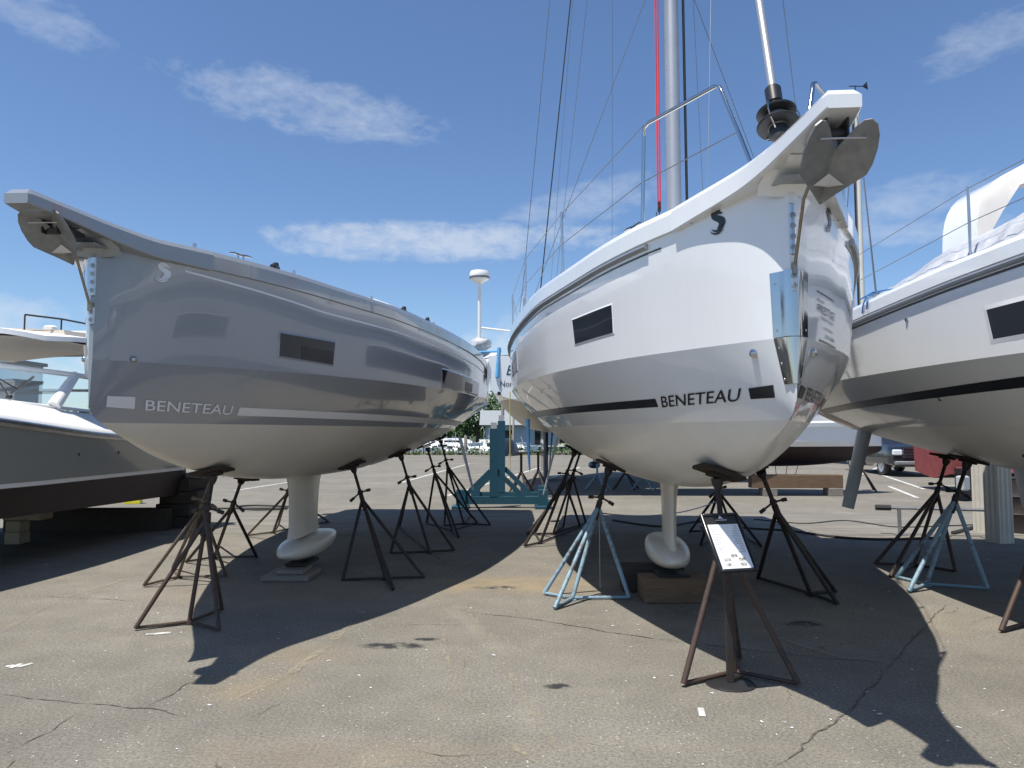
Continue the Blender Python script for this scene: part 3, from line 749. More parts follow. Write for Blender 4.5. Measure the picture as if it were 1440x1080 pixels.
# white sheeting bundled on the after deck
m = MB(); rnd = random.Random(5); secs = []
for i in range(25):
    s = 6.6+3.0*i/24; r = []
    for k in range(9):
        a = pi*k/8; rr = .20+.10*rnd.random(); r.append((1.35+.30*cos(a)+.04*rnd.random(), s, h.zg(s)+.02+(rr*.9*sin(a)+.05*rnd.random()*sin(a))*min(1, i/4, (24-i)/3+.1)))
    secs.append(r)
m.loft(secs)
for k in range(10):     # tattered skirt over the quarter
    s = 7.9+.2*k; z = h.zg(s); m.add([h.pt(s, z+.03, 1, .03), h.pt(s+.2, z+.03, 1, .03), h.pt(s+.22, z-.12-.28*rnd.random(), 1, .035), h.pt(s+.02, z-.10-.25*rnd.random(), 1, .035)], [(0, 1, 2, 3)])
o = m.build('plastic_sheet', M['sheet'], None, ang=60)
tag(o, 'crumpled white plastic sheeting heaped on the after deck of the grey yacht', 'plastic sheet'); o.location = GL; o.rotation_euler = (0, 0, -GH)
# ================================================================== the white yacht
WL = (1.425, 3.71, 0); WH = .072
white = thing('sailing_yacht', 'white sailing yacht with its mast standing and a polished steel plate on the stem', 'sailing yacht', WL, -WH, 'sailing yachts propped on stands')
yacht_shell(h, white, M['white_gel'], M['bottom_white'], M['deck'], M['white_gel'])
sprit(h, white, M['white_gel']); anchor(h, white); stemplates(h, white)
keel(white, h, M['keel'], shift=-.14, zbot=.25)
for sd in (-1, 1): rudder(white, h, sd, M['grey_blade'])
bk = M['black_gloss']
for sd in (-1, 1):
    h.quadpatch([(.159, 1.782), (.345, 1.783), (.324, 1.841), (.139, 1.848)], sd).build('stripe_block', bk, white)
    h.text('BENETEAU', .435 if sd > 0 else 1.198, 1.767 if sd < 0 else 1.780, .070, sd, sd, width=.757, lean=-.066, offset=.004, slope=.012*(-sd)).build('lettering', bk, white, smooth=False)
    h.quadpatch([(1.243, 1.772), (9.6, 1.80), (9.6, 1.866), (1.214, 1.826)], sd, .003, 40).build('boot_stripe', bk, white)
    h.patch(.78, 9.3, lambda s: h.zg(s)-.178, lambda s: h.zg(s)-.166, sd, .004, 60, 1).build('cove_stripe', bk, white)
    # rubbing strake: half-round alloy strip under the bulwark
    m = MB(); secs = []
    for i in range(61):
        s = .9+8.6*i/60; z = h.zg(s)-.125
        secs.append([h.pt(s, z-.022, sd, .001), h.pt(s, z-.018, sd, .022), h.pt(s, z-.004, sd, .03), h.pt(s, z+.008, sd, .028), h.pt(s, z+.014, sd, .001)])
    m.loft(secs, cap0=True, cap1=True); m.build('rubbing_strake', M['alloy'], white)
    emblem(h, white, .34, 2.768, .135, sd, bk, sd)
    window(h, white, [(1.42, 2.301), (2.145, 2.309), (2.165, 2.507), (1.403, 2.498)], sd, M['white_gel'], fw=.013)
    window(h, white, [(4.6, 2.31), (7.0, 2.30), (7.1, 2.53), (4.58, 2.54)], sd, M['white_gel'], fw=.013)
    q = h.pt(.20, 2.02, sd, .008); m = MB(); m.lathe(q, [(.024, -.005), (.024, .004), (.014, .016), (.003, .02)], 14, h.nrm(.2, 2.02, sd)); m.build('bow_eye', M['steel'], white)
    cleat(white, (sd*(h.half(1.15, 2.9)-.07), 1.2, h.zg(1)+.036), pi/2-sd*.45, M['steel'], .26)
# stem guard: polished plates wrapping the stem
def guard(zlo, zhi, wlo, whi):
    m = MB(); secs = []
    for k in range(9):
        z = zlo+(zhi-zlo)*k/8; w = wlo+(whi-wlo)*k/8; right_ = []
        x0 = h.half(.02, z)+.007; rn = x0*1.02
        for a in (0, 12, 24, 36, 48, 60): right_.append(Vector((rn*sin(radians(a)), .012-.034*cos(radians(a))+.002, z)))
        for i in range(1, 9):
            s = .02+(w-.02)*i/8; right_.append(h.pt(s, z, 1, .008))
        secs.append([Vector((-p.x, p.y, p.z)) for p in right_[:0:-1]]+right_)
    m.loft(secs); return m
g1 = guard(2.085, 2.42, .068, .072); g2 = guard(1.845, 2.08, .055, .066); g1.add(g2.v, g2.f)
gd = g1.build('stem_guard', M['steel'], white, ang=50)
for z in (1.87, 1.95, 2.03, 2.12, 2.36):
    for sd in (-1, 1):
        m = MB(); q = h.pt(.048, z, sd, .008); m.lathe(q, [(.007, 0), (.006, .002), (.002, .003)], 8, h.nrm(.048, z, sd)); m.build('screw_head', M['steel_satin'], gd)
# broker's decal on the far bow
m = MB()
d = h.patch(.21, .56, 2.350, 2.357, 1, .0035, 8, 1); d.build('decal_rule', bk, white); d = h.patch(.28, .68, 2.092, 2.103, 1, .0035, 8, 1); m.add(d.v, d.f)
m.build('decal_rule', bk, white)
for t_, s0_, z0_, hh_, w_ in (('Marina', .22, 2.302, .018, .12), ('PRESTIGE', .23, 2.245, .044, .37), ('YACHT SALES', .29, 2.212, .020, .29), ('NORWALK', .36, 2.165, .015, .22), ('203 888', .39, 2.122, .020, .24)):
    d = h.text(t_, s0_, z0_, hh_, 1, 1, width=w_); d.build('decal_text', M['ink'], white, smooth=False)
# mast and rigging (deck stepped)
MS = 3.95; mz = h.zg(MS); MT = 14.2; RAKE = .012
def mastpt(z): return Vector((0, MS+RAKE*(z-mz), z))
m = MB(); secs = []
for z in (mz, mz+.2, 6, 9, 12, MT):
    c = mastpt(z); r = []
    for k in range(24):
        a = 2*pi*k/24; r.append((c.x+.076*sin(a)*(abs(sin(a))**-.15 if sin(a) else 1), c.y-.0+.105*cos(a), z))
    secs.append(r)
m.loft(secs, closed=True, cap0=True, cap1=True); mast = m.build('mast', M['alloy'], white, ang=50)
m = MB(); m.lathe((0, MS, mz-.02), [(.16, 0), (.16, .05), (.12, .09), (.1, .2)], 20); m.box((.13, MS, mz+.22), (.05, .05, .09), bev=.01); m.build('mast_foot', M['black'], mast)
m = MB(); m.lathe(mastpt(mz+.55), [(.098, 0), (.104, .012), (.098, .025)], 24); m.box(mastpt(mz+.95)+Vector((.115, 0, 0)), (.05, .07, .16), bev=.015); m.build('mast_fitting', M['black'], mast)
m = MB()
for sd in (-1, 1): m.tube([mastpt(7.2), mastpt(7.2)+Vector((sd*1.25, .45, .06))], [.04, .02], 8); m.tube([mastpt(10.8), mastpt(10.8)+Vector((sd*.95, .35, .06))], [.035, .02], 8)
m.build('spreader', M['alloy'], mast)
m = MB(); q0 = mastpt(13.6)+Vector((-.16, -.1, 0))
for dx in (-.012, .012): m.tube([q0+Vector((dx, 0, 0)), Vector((-.165+dx, MS-.06, mz+1.06))], .0085, 8)
m.build('red_halyard', M['rope_red'], mast)
m = MB(); e = Vector((-.165, MS-.06, mz+1.06)); m.box(e, (.035, .03, .07), bev=.01); m.lathe(e+Vector((0, 0, .03)), [(.012, 0), (.02, .02), (.012, .05)], 10); m.build('snap_shackle', M['black'], mast)
m = MB()
m.tube([e+Vector((0, 0, -.03)), e+Vector((-.02, 0, -.5)), Vector((-.16, MS-.05, mz+.05))], .006, 6); m.tube([e+Vector((-.03, 0, -.03)), Vector((-.21, MS-.05, mz+.05))], .005, 6)
for dx, dy in ((.115, -.02), (.13, .03), (.118, .06)): m.tube([mastpt(13.5)+Vector((dx, dy, 0)), Vector((dx+.02, MS+dy, mz+.05))], .006, 6)
m.build('halyard', M['rope_black'], mast)
def wire(name, a, b, r=.004, mat='wire'):
    m = MB(); m.tube([a, b], r, 6); return m.build(name, M[mat], mast)
for sd in (-1, 1):
    cp = Vector((sd*(h.half(4.55, 2.85)-.05), 4.55, h.zg(4.55)))
    sp1 = mastpt(7.2)+Vector((sd*1.25, .45, .06)); sp2 = mastpt(10.8)+Vector((sd*.95, .35, .06))
    wire('cap_shroud', cp, sp1, .0045); wire('cap_shroud', sp1, sp2, .0045); wire('cap_shroud', sp2, mastpt(13.9), .0045)
    wire('lower_shroud', cp+Vector((-sd*.05, .05, 0)), mastpt(7.0), .004); wire('intermediate_shroud', sp1, mastpt(10.6), .004)
    m = MB(); m.tube([cp, cp+(sp1-cp).normalized()*.3], .011, 8); m.tube([cp+Vector((-sd*.05, .05, 0)), cp+Vector((-sd*.05, .05, 0))+Vector((0, 0, .28))], .011, 8); m.build('turnbuckle', M['steel'], mast)
    wire('backstay', mastpt(MT), Vector((sd*1.5, 9.8, h.zg(9.8))), .004)
wire('topping_line', mastpt(13.8)+Vector((-.3, .2, 0)), Vector((-1.50, 5.3, h.zg(5)+.1)), .008, 'rope_black')
wire('flag_halyard', mastpt(7.2)+Vector((-.6, .22, .0)), Vector((-.62, 4.6, h.zg(5)+.1)), .0025)
wire('flag_halyard', mastpt(7.2)+Vector((.5, .22, .0)), Vector((.10, 2.8, h.zg(3)+.1)), .0025)
wire('flag_halyard', mastpt(10.8)+Vector((-.7, .22, .0)), Vector((-1.4, 6.2, h.zg(6)+.1)), .0025)
# forestay with furling drum
f0 = Vector((.045, .24, h.zg(0)+.115)); f1 = mastpt(13.7)+Vector((0, -.13, 0)); fd = (f1-f0).normalized()
m = MB(); m.tube([f0+fd*.52, f1], .024, 14); fs_ = m.build('forestay', M['alloy'], white)
m = MB(); m.lathe(f0, [(.030, .20), (.05, .215), (.055, .24), (.052, .275), (.06, .28), (.06, .285)], 22, fd); m.lathe(f0, [(.112, .285), (.118, .295), (.112, .305), (.052, .312), (.048, .345), (.052, .365), (.105, .375), (.11, .385), (.10, .395), (.055, .40), (.032, .41), (.03, .455), (.045, .46), (.046, .56), (.036, .565), (.034, .575)], 28, fd)
m.build('furler_drum', M['black'], fs_)
m = MB(); u_ = fd.cross(Vector((1, 0, 0))).normalized(); w_ = fd.cross(u_)
for a in (.4, 2.5, 4.6):
    dr = u_*cos(a)+w_*sin(a); m.tube([f0+fd*.25+dr*.05, f0+fd*.285+dr*.105, f0+fd*.33+dr*.128, f0+fd*.39+dr*.115, f0+fd*.405+dr*.05], .0045, 6)
m.build('drum_cage', M['steel'], fs_)
m = MB(); m.tube([f0-fd*.09, f0+fd*.21], .013, 10); m.box(f0+Vector((0, 0, -.06)), (.06, .09, .05), bev=.01); m.build('tack_fitting', M['steel'], fs_)
m = MB(); m.lathe(f0, [(.05, .316), (.066, .32), (.066, .358), (.05, .362)], 22, fd); m.build('furling_line', M['wire'], fs_)
# pulpit, stanchions and lifelines
gz = lambda s: h.zg(s)+.03
pul = []
for sd in (-1, 1):
    def gp(s, dz, inn=.055): return Vector((sd*(h.half(s, h.zg(s))-inn), s, gz(s)+dz))
    m = MB(); a0 = gp(.20, .0, .10); a1 = gp(.40, .65, .09); a2 = gp(.98, .67, .05); a3 = gp(1.02, 0)
    m.tube([a0, a0.lerp(a1, .5), a1+(a0-a1)*.09, a1+(a0-a1)*.02+Vector((0, .012, .0)), a1+(a2-a1)*.05, a2+(a1-a2)*.06, a2+Vector((0, .0, -.02)), a2+(a3-a2)*.12, a3], .0125, 10)
    pu = m.build('pulpit', M['steel'], white, ang=60)
    tops = [a2]; mids = [a3+Vector((0, 0, .30)), ]
    for s in (2.45, 4.0, 5.9, 7.7):
        m = MB(); b = gp(s, 0); m.tube([b, b+Vector((sd*.01, 0, .56))], .0115, 10); m.lathe(b, [(.024, 0), (.024, .02), (.016, .05)], 12); m.build('stanchion', M['steel_satin'], white)
        tops.append(b+Vector((sd*.01, 0, .545))); mids.append(b+Vector((sd*.005, 0, .28)))
    m = MB(); m.tube(tops, .0032, 6); m.tube([a1.lerp(a0, .5)]+mids, .0032, 6); m.build('lifeline', M['wire'], white)
# ================================================================== the yacht at the right edge
RL = (5.12, -.42, 0); RH = .06
R_ = 1.10
HR = Hull(11, sc_tab(BG, 1.1, 1.03), sc_tab(BK, 1.1, 1.025), [(0, 3.12), (5.5, 2.965), (8.3, 2.875), (11, 2.83)], sc_tab([(0, 2.08), (3, 2.15), (10, 2.20)], 1.1, 1), sc_tab(ZB, 1.1, 1.0), sc_tab(PP, 1.1, 1), 1.66)
right = thing('sailing_yacht', 'white sailing yacht with a canvas sprayhood and sheeting along its deck', 'sailing yacht', RL, -RH, 'sailing yachts propped on stands')
h = HR
yacht_shell(h, right, M['white_gel'], M['bottom_white'], M['deck'], M['white_gel'])
sprit(h, right, M['white_gel']); keel(right, h, M['keel'], s0=3.9)
for sd in (-1, 1):
    h.patch(.4, 10.6, lambda s: 1.935-.018*(s-5.9), lambda s: 2.01-.022*(s-5.9), sd, .003, 60, 2).build('boot_stripe', bk, right)
    m = MB(); secs = []
    for i in range(61):
        s = .9+9.8*i/60; z = h.zg(s)-.125
        secs.append([h.pt(s, z-.03, sd, .001), h.pt(s, z-.024, sd, .022), h.pt(s, z-.004, sd, .032), h.pt(s, z+.010, sd, .028), h.pt(s, z+.016, sd, .001)])
    m.loft(secs, cap0=True, cap1=True); m.build('rubbing_strake', M['alloy'], right)
    h.patch(.9, 10.6, lambda s: h.zg(s)-.185, lambda s: h.zg(s)-.165, sd, .004, 60, 1).build('cove_stripe', bk, right)
    window(h, right, [(4.0, 2.31), (5.86, 2.30), (5.90, 2.53), (4.0, 2.56)], sd, M['white_gel'], fw=.035)
    window(h, right, [(2.0, 2.34), (2.9, 2.32), (2.95, 2.54), (2.0, 2.57)], sd, M['white_gel'], fw=.035)
    rudder(right, h, sd, M['grey_blade'], s=10.15, y0=.98, y1=1.2, z0=1.62, z1=.58, c0=.5, c1=.42)
    cleat(right, (sd*(h.half(7.7, 2.8)-.06), 7.7, h.zg(7.7)+.035), pi/2, M['steel'], .3)
    for s, z in ((6.98, 2.62), (7.0, 1.90)):
        m = MB(); q = h.pt(s, z, sd, .002); m.lathe(q, [(.022, -.002), (.022, .008), (.012, .014), (.010, .002)], 14, h.nrm(s, z, sd)); m.build('through_hull', M['steel'], right)
    tops, mids = [], []
    for s in (2.6, 4.4, 6.1, 8.2, 10.3):
        b = Vector((sd*(h.half(s, h.zg(s))-.06), s, h.zg(s)+.03))
        m = MB(); m.tube([b, b+Vector((0, 0, .58))], .0115, 10); m.lathe(b, [(.024, 0), (.024, .02), (.016, .05)], 12); m.build('stanchion', M['steel_satin'], right)
        tops.append(b+Vector((0, 0, .565))); mids.append(b+Vector((0, 0, .29)))
    m = MB(); m.tube(tops, .0032, 6); m.tube(mids, .0032, 6); m.build('lifeline', M['wire'], right)
# arch over the cockpit with its canvas hood
def arch(s, w, zt, lean=0.):
    z0 = h.zg(s)+.05; pts = []
    for i in range(25):
        c, q = cos(pi*i/24), sin(pi*i/24)
        x = -(abs(c)**.42)*(1 if c > 0 else -1); t = max(0, q)**.42
        if i in (0, 24): t = 0
        pts.append(Vector((x*w, s+lean*t, z0+(zt-z0)*(t*.97+.03*max(0, q)))))
    return pts
A1 = arch(7.55, 1.32, 4.06, .06); A2 = arch(7.0, 1.30, 4.05, .02); A3 = arch(6.5, 1.25, 4.06); A4 = arch(5.6, 1.12, 3.98); A5 = arch(4.7, .95, 3.7)
m = MB(); m.loft([A1, A2]); m.loft([[p*1.0+Vector((p.x*-.03, 0, -.03 if p.z > 3.4 else 0)) for p in A2], [p*1.0+Vector((p.x*-.03, 0, -.03 if p.z > 3.4 else 0)) for p in A1]])
m.loft([A1, [p+Vector((p.x*-.03, 0, -.03 if p.z > 3.4 else 0)) for p in A1]]); m.loft([A2, [p+Vector((p.x*-.03, 0, -.03 if p.z > 3.4 else 0)) for p in A2]])
ar = m.build('cockpit_arch', M['white_gel'], right, ang=40)
m = MB()
for sd in (-1, 1):
    x = sd*1.335; m.tube([(x, 7.50, 3.22), (x+sd*.03, 7.46, 3.30), (x+sd*.03, 7.30, 3.34), (x, 7.24, 3.33)], .01, 8); m.tube([(x, 7.24, 3.33), (x+sd*.02, 7.34, 3.2), (x, 7.46, 3.12)], .008, 8)
m.build('grab_handle', M['steel_satin'], ar)
m = MB()
def trim(A, frac):    # hood: open below a line on the sides
    out = []
    for p in A: out.append(p)
    return out
K0, K1 = 3, 22
top2, top3, top4 = A2[K0:K1], A3[K0:K1], A4[K0:K1]
m.loft([top2, top3, top4, A5[K0:K1]])
for e, sd in ((0, -1), (-1, 1)):       # side gussets
    a = [A2[i].lerp(A2[i2], f_) for i, i2, f_ in (((0, 1, .55), (1, 2, .5), (3, 3, 0)) if sd < 0 else ((24, 23, .55), (23, 22, .5), (21, 21, 0)))]
    b = top3[e]; c = top4[e]
    m.add([a[0], a[1], a[2], b, a[0].lerp(b, .55)+Vector((0, -.05, .05))], [(0, 1, 2, 3, 4)])
hd = m.build('canvas_hood', M['canvas'], right, ang=50)
m = MB()
for A in (A4, A5): m.tube(A, .0125, 8)
m.build('hood_frame', M['steel_satin'], hd)
# crumpled sheeting along the side deck
rnd = random.Random(11); m = MB(); secs = []
for i in range(71):
    s = 4.0+6.6*i/70; b = h.half(s, h.zg(s))-.07; r = []; k_ = .55+.45*sin(i*.37)*sin(i*.13+1)
    hgt = (.16+.20*max(0, min(1, (8.2-s)/2.5)))*(.8+.3*k_)
    for j in range(11):
        t = j/10; r.append((-(b-.02-.75*t)+.02*rnd.random(), s+.02*rnd.random(), h.zg(s)+.03+hgt*sin(pi*min(1, t*1.05))**.6*(.86+.10*rnd.random())+.10*t))
    secs.append(r)
m.loft(secs)
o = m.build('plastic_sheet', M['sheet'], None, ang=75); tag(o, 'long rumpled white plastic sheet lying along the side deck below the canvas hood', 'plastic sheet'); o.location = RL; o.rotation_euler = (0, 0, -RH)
m = MB(); q = Vector((-(h.half(7.7, 2.8)+.0), 7.7, h.zg(7.7)+.08))
m.tube([q+Vector((.06, 0, .03)), q+Vector((-.01, .02, .0)), q+Vector((-.035, .05, -.08)), q+Vector((-.03, .09, -.16))], .008, 6); m.tube([q+Vector((.06, .05, .03)), q+Vector((-.01, .0, .0)), q+Vector((-.035, -.05, -.07)), q+Vector((-.035, -.03, -.14))], .008, 6)
m.tube([q+Vector((.1, -.4, .0)), q+Vector((.05, 0, .04)), q+Vector((.06, .35, .03))], .008, 6)
o = m.build('mooring_line', M['rope_blue'], None); tag(o, 'short blue mooring line hitched to the cleat under the white plastic sheet', 'rope'); o.location = RL; o.rotation_euler = (0, 0, -RH)
# ================================================================== steel stands under the hulls
def hull_hit(h, loc, rz, u, v, near):
    best = None
    for i in range(1, 70):
        s = h.L*i/70
        for k in range(0, 16):
            z = h.zb(s)+.002+(h.zk(s)-h.zb(s)-.25)*(k/15)**1.8
            for sd in (-1, 1):
                p = toworld(loc, rz, h.pt(s, z, sd)); q = proj(p)
                c = math.hypot(q[0]-u, q[1]-v)+14*math.hypot(p.x-near.x, p.y-near.y)
                if best is None or c < best[0]: best = (c, p, h.nrm(s, z, sd))
    nn_ = best[2]; c, s_ = cos(rz), sin(rz)
    return best[1], Vector((nn_.x*c-nn_.y*s_, nn_.x*s_+nn_.y*c, nn_.z))
def stand(label, mat, center, feet, pad=None, hull=None, top=None, post=None, frac=.70, r=.021, rk=.88, group='steel stands propping the hulls', pw=.15, name='boat_stand'):
    r *= rk; C = G(*center); F = [G(*f) for f in feet]
    root = thing(name, label, 'boat stand', C, 0, group)
    if hull is not None: pt_, nr = hull_hit(hull[0], hull[1], hull[2], pad[0], pad[1], C)
    else: pt_, nr = C+Vector(top), Vector((0, 0, -1))
    nr = (nr*.75+Vector((0, 0, -1))*.25).normalized()
    pt_ = pt_+nr*.008
    base = pt_+nr*.055
    apex = C.lerp(base, frac); apex.z = base.z*frac
    d = (base-apex).normalized()
    up = Vector((0, 0, .02))
    B = lambda m, n_, mt, p=root: m.build(n_, M[mt], p, origin=C)
    m = MB(); m.tube([C+up, apex], r, 10); m.box(C+Vector((0, 0, .006)), (.07, .07, .012)); B(m, 'leg', mat)
    for f in F:
        m = MB(); m.tube([f+up*.9, apex+(f-apex).normalized()*.03], r, 10); B(m, 'leg', mat)
    for f in F:
        m = MB(); t = (f-C).normalized(); m.tube([C+up*1.2+t*.02, f+up*1.1-t*.02], r*.72, 8); B(m, 'base_bar', mat)
    m = MB(); m.tube([apex-d*.14, apex+d*.06], r*1.45, 12); m.tube([apex+d*.03, base], r*.80, 10); L_ = (base-apex).length-.06; nt_ = int(L_/.011); m.lathe(apex+d*.05, [((r*1.02 if q % 2 else r*.86), .0055*q) for q in range(2*nt_)], 10, d); m.lathe(base-d*.02, [(r*1.2, -.05), (r*1.9, -.02), (r*2.2, .02)], 12, d); ps = B(m, 'screw_post', post or mat)
    m = MB(); q = apex+d*.10; sd_ = d.cross(Vector((0, 1, .2))).normalized()
    m.tube([q-sd_*.10+Vector((0, 0, -.02)), q, q+sd_*.10+Vector((0, 0, -.03))], .010, 8); m.tube([q-sd_*.135+Vector((0, 0, -.03)), q-sd_*.085+Vector((0, 0, -.017))], .018, 8); m.tube([q+sd_*.135+Vector((0, 0, -.04)), q+sd_*.085+Vector((0, 0, -.026))], .018, 8); m.lathe(q, [(.03, -.02), (.034, 0), (.03, .02)], 8, d)
    B(m, 'screw_handle', post or mat, ps)
    m = MB(); zx = nr; xx = zx.cross(Vector((0, 1, 0))).normalized(); yy = zx.cross(xx); Rm = Matrix((xx, yy, zx)).transposed()
    m.box(pt_+nr*.014, (pw*2, pw*1.7, .026), Rm, bev=.004); m.box(pt_+nr*.04, (pw*.9, pw*.8, .02), Rm); B(m, 'pad', 'pad')
    return root, apex
GH_ = (H34, GL, -GH); WH_ = (H34, WL, -WH); RH_ = (HR, RL, -RH)
fs1, fapex = stand('dark rusty stand nearest the viewer under the grey bow', 'rust_brown', (266, 878), [(190, 887), (312, 860), (308, 889)], (297, 661), GH_, r=.0205, post='rust_dark')
stand('tan rusty stand just behind the foremost one under the grey bow', 'rust_tan', (250, 814), [(202, 826), (318, 812), (243, 800)], (300, 664), GH_, r=.020)
stand('dark stand between the front stands and the keel of the grey yacht', 'rust_dark', (301, 786), [(262, 792), (361, 785), (308, 768)], (342, 673), GH_, r=.021)
stand('brown stand half hidden behind the keel of the grey yacht', 'rust_tan', (384, 750), [(347, 755), (392, 738), (462, 735)], (412, 668), GH_, r=.020)
stand('dark stand with a tilted square pad to the right of the grey keel', 'rust_dark', (542, 816), [(482, 818), (553, 831), (596, 814)], (497, 656), GH_, r=.021)
stand('grey green stand with double screw handle, second to the right of the grey keel', 'rust_dark', (604, 778), [(549, 780), (562, 742), (639, 776)], (570, 660), GH_, r=.021)
stand('black stand near the grey stern, left one of a close pair', 'rust_dark', (636, 748), [(600, 737), (645, 757), (671, 736)], (608, 650), GH_, r=.021)
stand('black stand near the grey stern, right one of a close pair beside the teal cradle', 'rust_dark', (652, 738), [(625, 741), (662, 727), (690, 740)], (624, 645), GH_, r=.021)
stand('black stand left of the blue one, front of a close pair under the white yacht', 'rust_dark', (760, 765), [(737, 770), (752, 751), (816, 742)], (799, 656), WH_, r=.023)
stand('black stand behind its twin under the left side of the white yacht', 'rust_dark', (778, 752), [(741, 753), (792, 742), (824, 737)], (814, 661), WH_, r=.021)
bs, bapex = stand('flaking light blue stand beside the keel of the white yacht', 'blue_paint', (805, 844), [(765, 837), (780, 858), (885, 843)], (851, 670), WH_, r=.023, post='rust_dark')
stand('rusty brown stand right behind the sign board under the white bow', 'rust_brown', (1033, 949), [(961, 966), (1123, 966), (1040, 930)], (1009, 664), WH_, r=.022, post='rust_dark')
ks, kapex = stand('black stand in the shade between the white keel and the sign board', 'rust_dark', (1030, 748), [(970, 749), (985, 768), (1071, 770)], (1003, 672), WH_, r=.022)
stand('black stand with splayed legs in the shade right of the sign board', 'rust_dark', (1140, 838), [(1066, 815), (1178, 852), (1175, 834)], (1078, 672), WH_, r=.024)
stand('brown and black stand left of the light blue one under the right yacht', 'rust_brown', (1286, 797), [(1230, 795), (1252, 813), (1344, 806)], (1331, 640), RH_, r=.024, post='rust_dark')
stand('sky blue stand under the right yacht, its lower legs in sunlight', 'blue_paint', (1303, 824), [(1261, 814), (1278, 834), (1389, 830)], (1366, 644), RH_, r=.025, post='rust_dark')
stand('brown stand cut off by the right edge of the photo', 'rust_brown', (1472, 872), [(1408, 890), (1490, 900), (1500, 850)], (1480, 650), RH_, r=.024)
# chain linking two stands
m = MB(); a = bapex+Vector((0, 0, -.06)); b = kapex+Vector((0, 0, -.12)); n_ = 60
for i in range(n_):
    t0, t1 = i/n_, (i+1.25)/n_
    p0 = a.lerp(b, t0)-Vector((0, 0, .10*4*t0*(1-t0))); p1 = a.lerp(b, t1)-Vector((0, 0, .10*4*t1*(1-t1)))
    m.tube([p0, p1], .006 if i % 2 else .0075, 6)
m.tube([a+Vector((.01, .02, 0)), Vector((a.x+.02, a.y+.06, .04))], .005, 6)
tag(m.build('chain', M['galv'], None, origin=a), 'thin steel chain running past the white keel from the blue stand', 'chain')
c0 = G(266, 878); f0_ = G(312, 860); q_ = fapex.lerp(f0_, .38)+Vector((-.004, -.028, 0)); m = MB(); m.box(q_, (.030, .004, .085), bev=.001); m.build('tag', M['paper'], fs1, origin=c0)
# ------------------------------------------------------------------ timber under the keels
def block(c, size, mat, label, rz=0., group='timber blocks under the hulls', cat='timber block', name='timber_block'):
    m = MB(); m.box((0, 0, size[2]/2), size, bev=.008); o = m.build(name, M[mat]); o.location = c; o.rotation_euler = (0, 0, rz); tag(o, label, cat, group); return o
kg = toworld(GL, -GH, (.17, 3.6, 0)); kw = toworld(WL, -WH, (-.14, 3.6, 0))
block((kg.x-.02, kg.y-.12, 0), (.52, .55, .055), 'wood_grey', 'lower flat grey timber under the keel of the grey yacht')
block((kg.x, kg.y-.10, .056), (.30, .40, .05), 'wood_grey', 'small middle timber under the grey keel', .05)
block((kg.x+.02, kg.y+.15, .107), (.24, .5, .035), 'wood_dark', 'topmost dark timber touching the grey keel bulb', -.04)
block((kw.x-.02, kw.y-.10, 0), (.58, .34, .225), 'wood_brown', 'thick brown timber under the keel bulb of the white yacht', .03)
block((kw.x-.12, kw.y+.35, 0), (.62, .30, .25), 'wood_dark', 'dark timber behind the thick brown one under the white keel', -.05)
block((kw.x+.0, kw.y-.06, .226), (.30, .26, .024), 'rubber', 'thin black rubber slab between the white keel bulb and the brown timber', 0)
# ------------------------------------------------------------------ sign on its post
B0 = G(1027, 962); sg = thing('sign_stand', 'black sign stand with a printed sheet in a tilted frame and a round foot', 'sign', B0)
m = MB(); m.lathe(B0, [(.155, 0), (.157, .006), (.15, .011), (.03, .013)], 40); m.build('base_plate', M['black'], sg, origin=B0)
m = MB(); m.box(B0+Vector((0, 0, .43)), (.045, .03, .84), bev=.004); m.build('pole', M['rust_dark'], sg, origin=B0)
bc = Vector((1.362, 4.70, .915)); ph, ta = radians(15), radians(36)
rx = Vector((cos(ph), sin(ph), 0)); bk_ = Vector((-sin(ph), cos(ph), 0)); uy = (bk_*sin(ta)+Vector((0, 0, cos(ta)))).normalized(); nz_ = rx.cross(uy).normalized()
Rm = Matrix((rx, uy, nz_)).transposed()
bw_, bh_ = .264, .40
m = MB(); m.box(bc-nz_*.008, (bw_, bh_, .014), Rm); board = m.build('board', M['black'], sg, origin=B0)
m = MB()
for x, y, w, hh_ in ((-bw_/2+.008, 0, .016, bh_), (bw_/2-.008, 0, .016, bh_), (0, bh_/2-.008, bw_-.034, .016), (0, -bh_/2+.008, bw_-.034, .016)):
    m.box(bc+rx*x+uy*y+nz_*.004, (w, hh_, .012), Rm, bev=.003)
m.build('frame', M['black_gloss'], board, origin=B0)
m = MB(); m.add([bc+rx*x+uy*y+nz_*.001 for x, y in ((-.108, -.182), (.106, -.182), (.106, .122), (-.108, .122))], [(0, 1, 2, 3)]); pp = m.build('paper', M['paper'], board, smooth=False, origin=B0)
for col_ in (0, 1):
    m = MB(); rnd = random.Random(2+col_)
    for k in range(17):
        y = .108-.0115*k; L1 = rnd.uniform(.025, .06)
        if k == 0 and col_ == 0: continue
        x, x1 = (-.095, -.095+L1) if col_ == 0 else (.095-L1, .095)
        while x < x1:
            w = rnd.uniform(.004, .012); m.add([bc+rx*a+uy*b+nz_*.0018 for a, b in ((x, y), (min(x+w, x1), y), (min(x+w, x1), y+.0038), (x, y+.0038))], [(0, 1, 2, 3)]); x += w+.0025
    m.build('printed_text', M['ink'], pp, smooth=False, origin=B0)
n = N('small_photos'); n.set(Base_Color=n.ramp(n.noise(60, 5), [(.35, (.10, .11, .14)), (.5, (.32, .28, .22)), (.65, (.6, .62, .66))]), Roughness=.5); M['photos'] = n.m
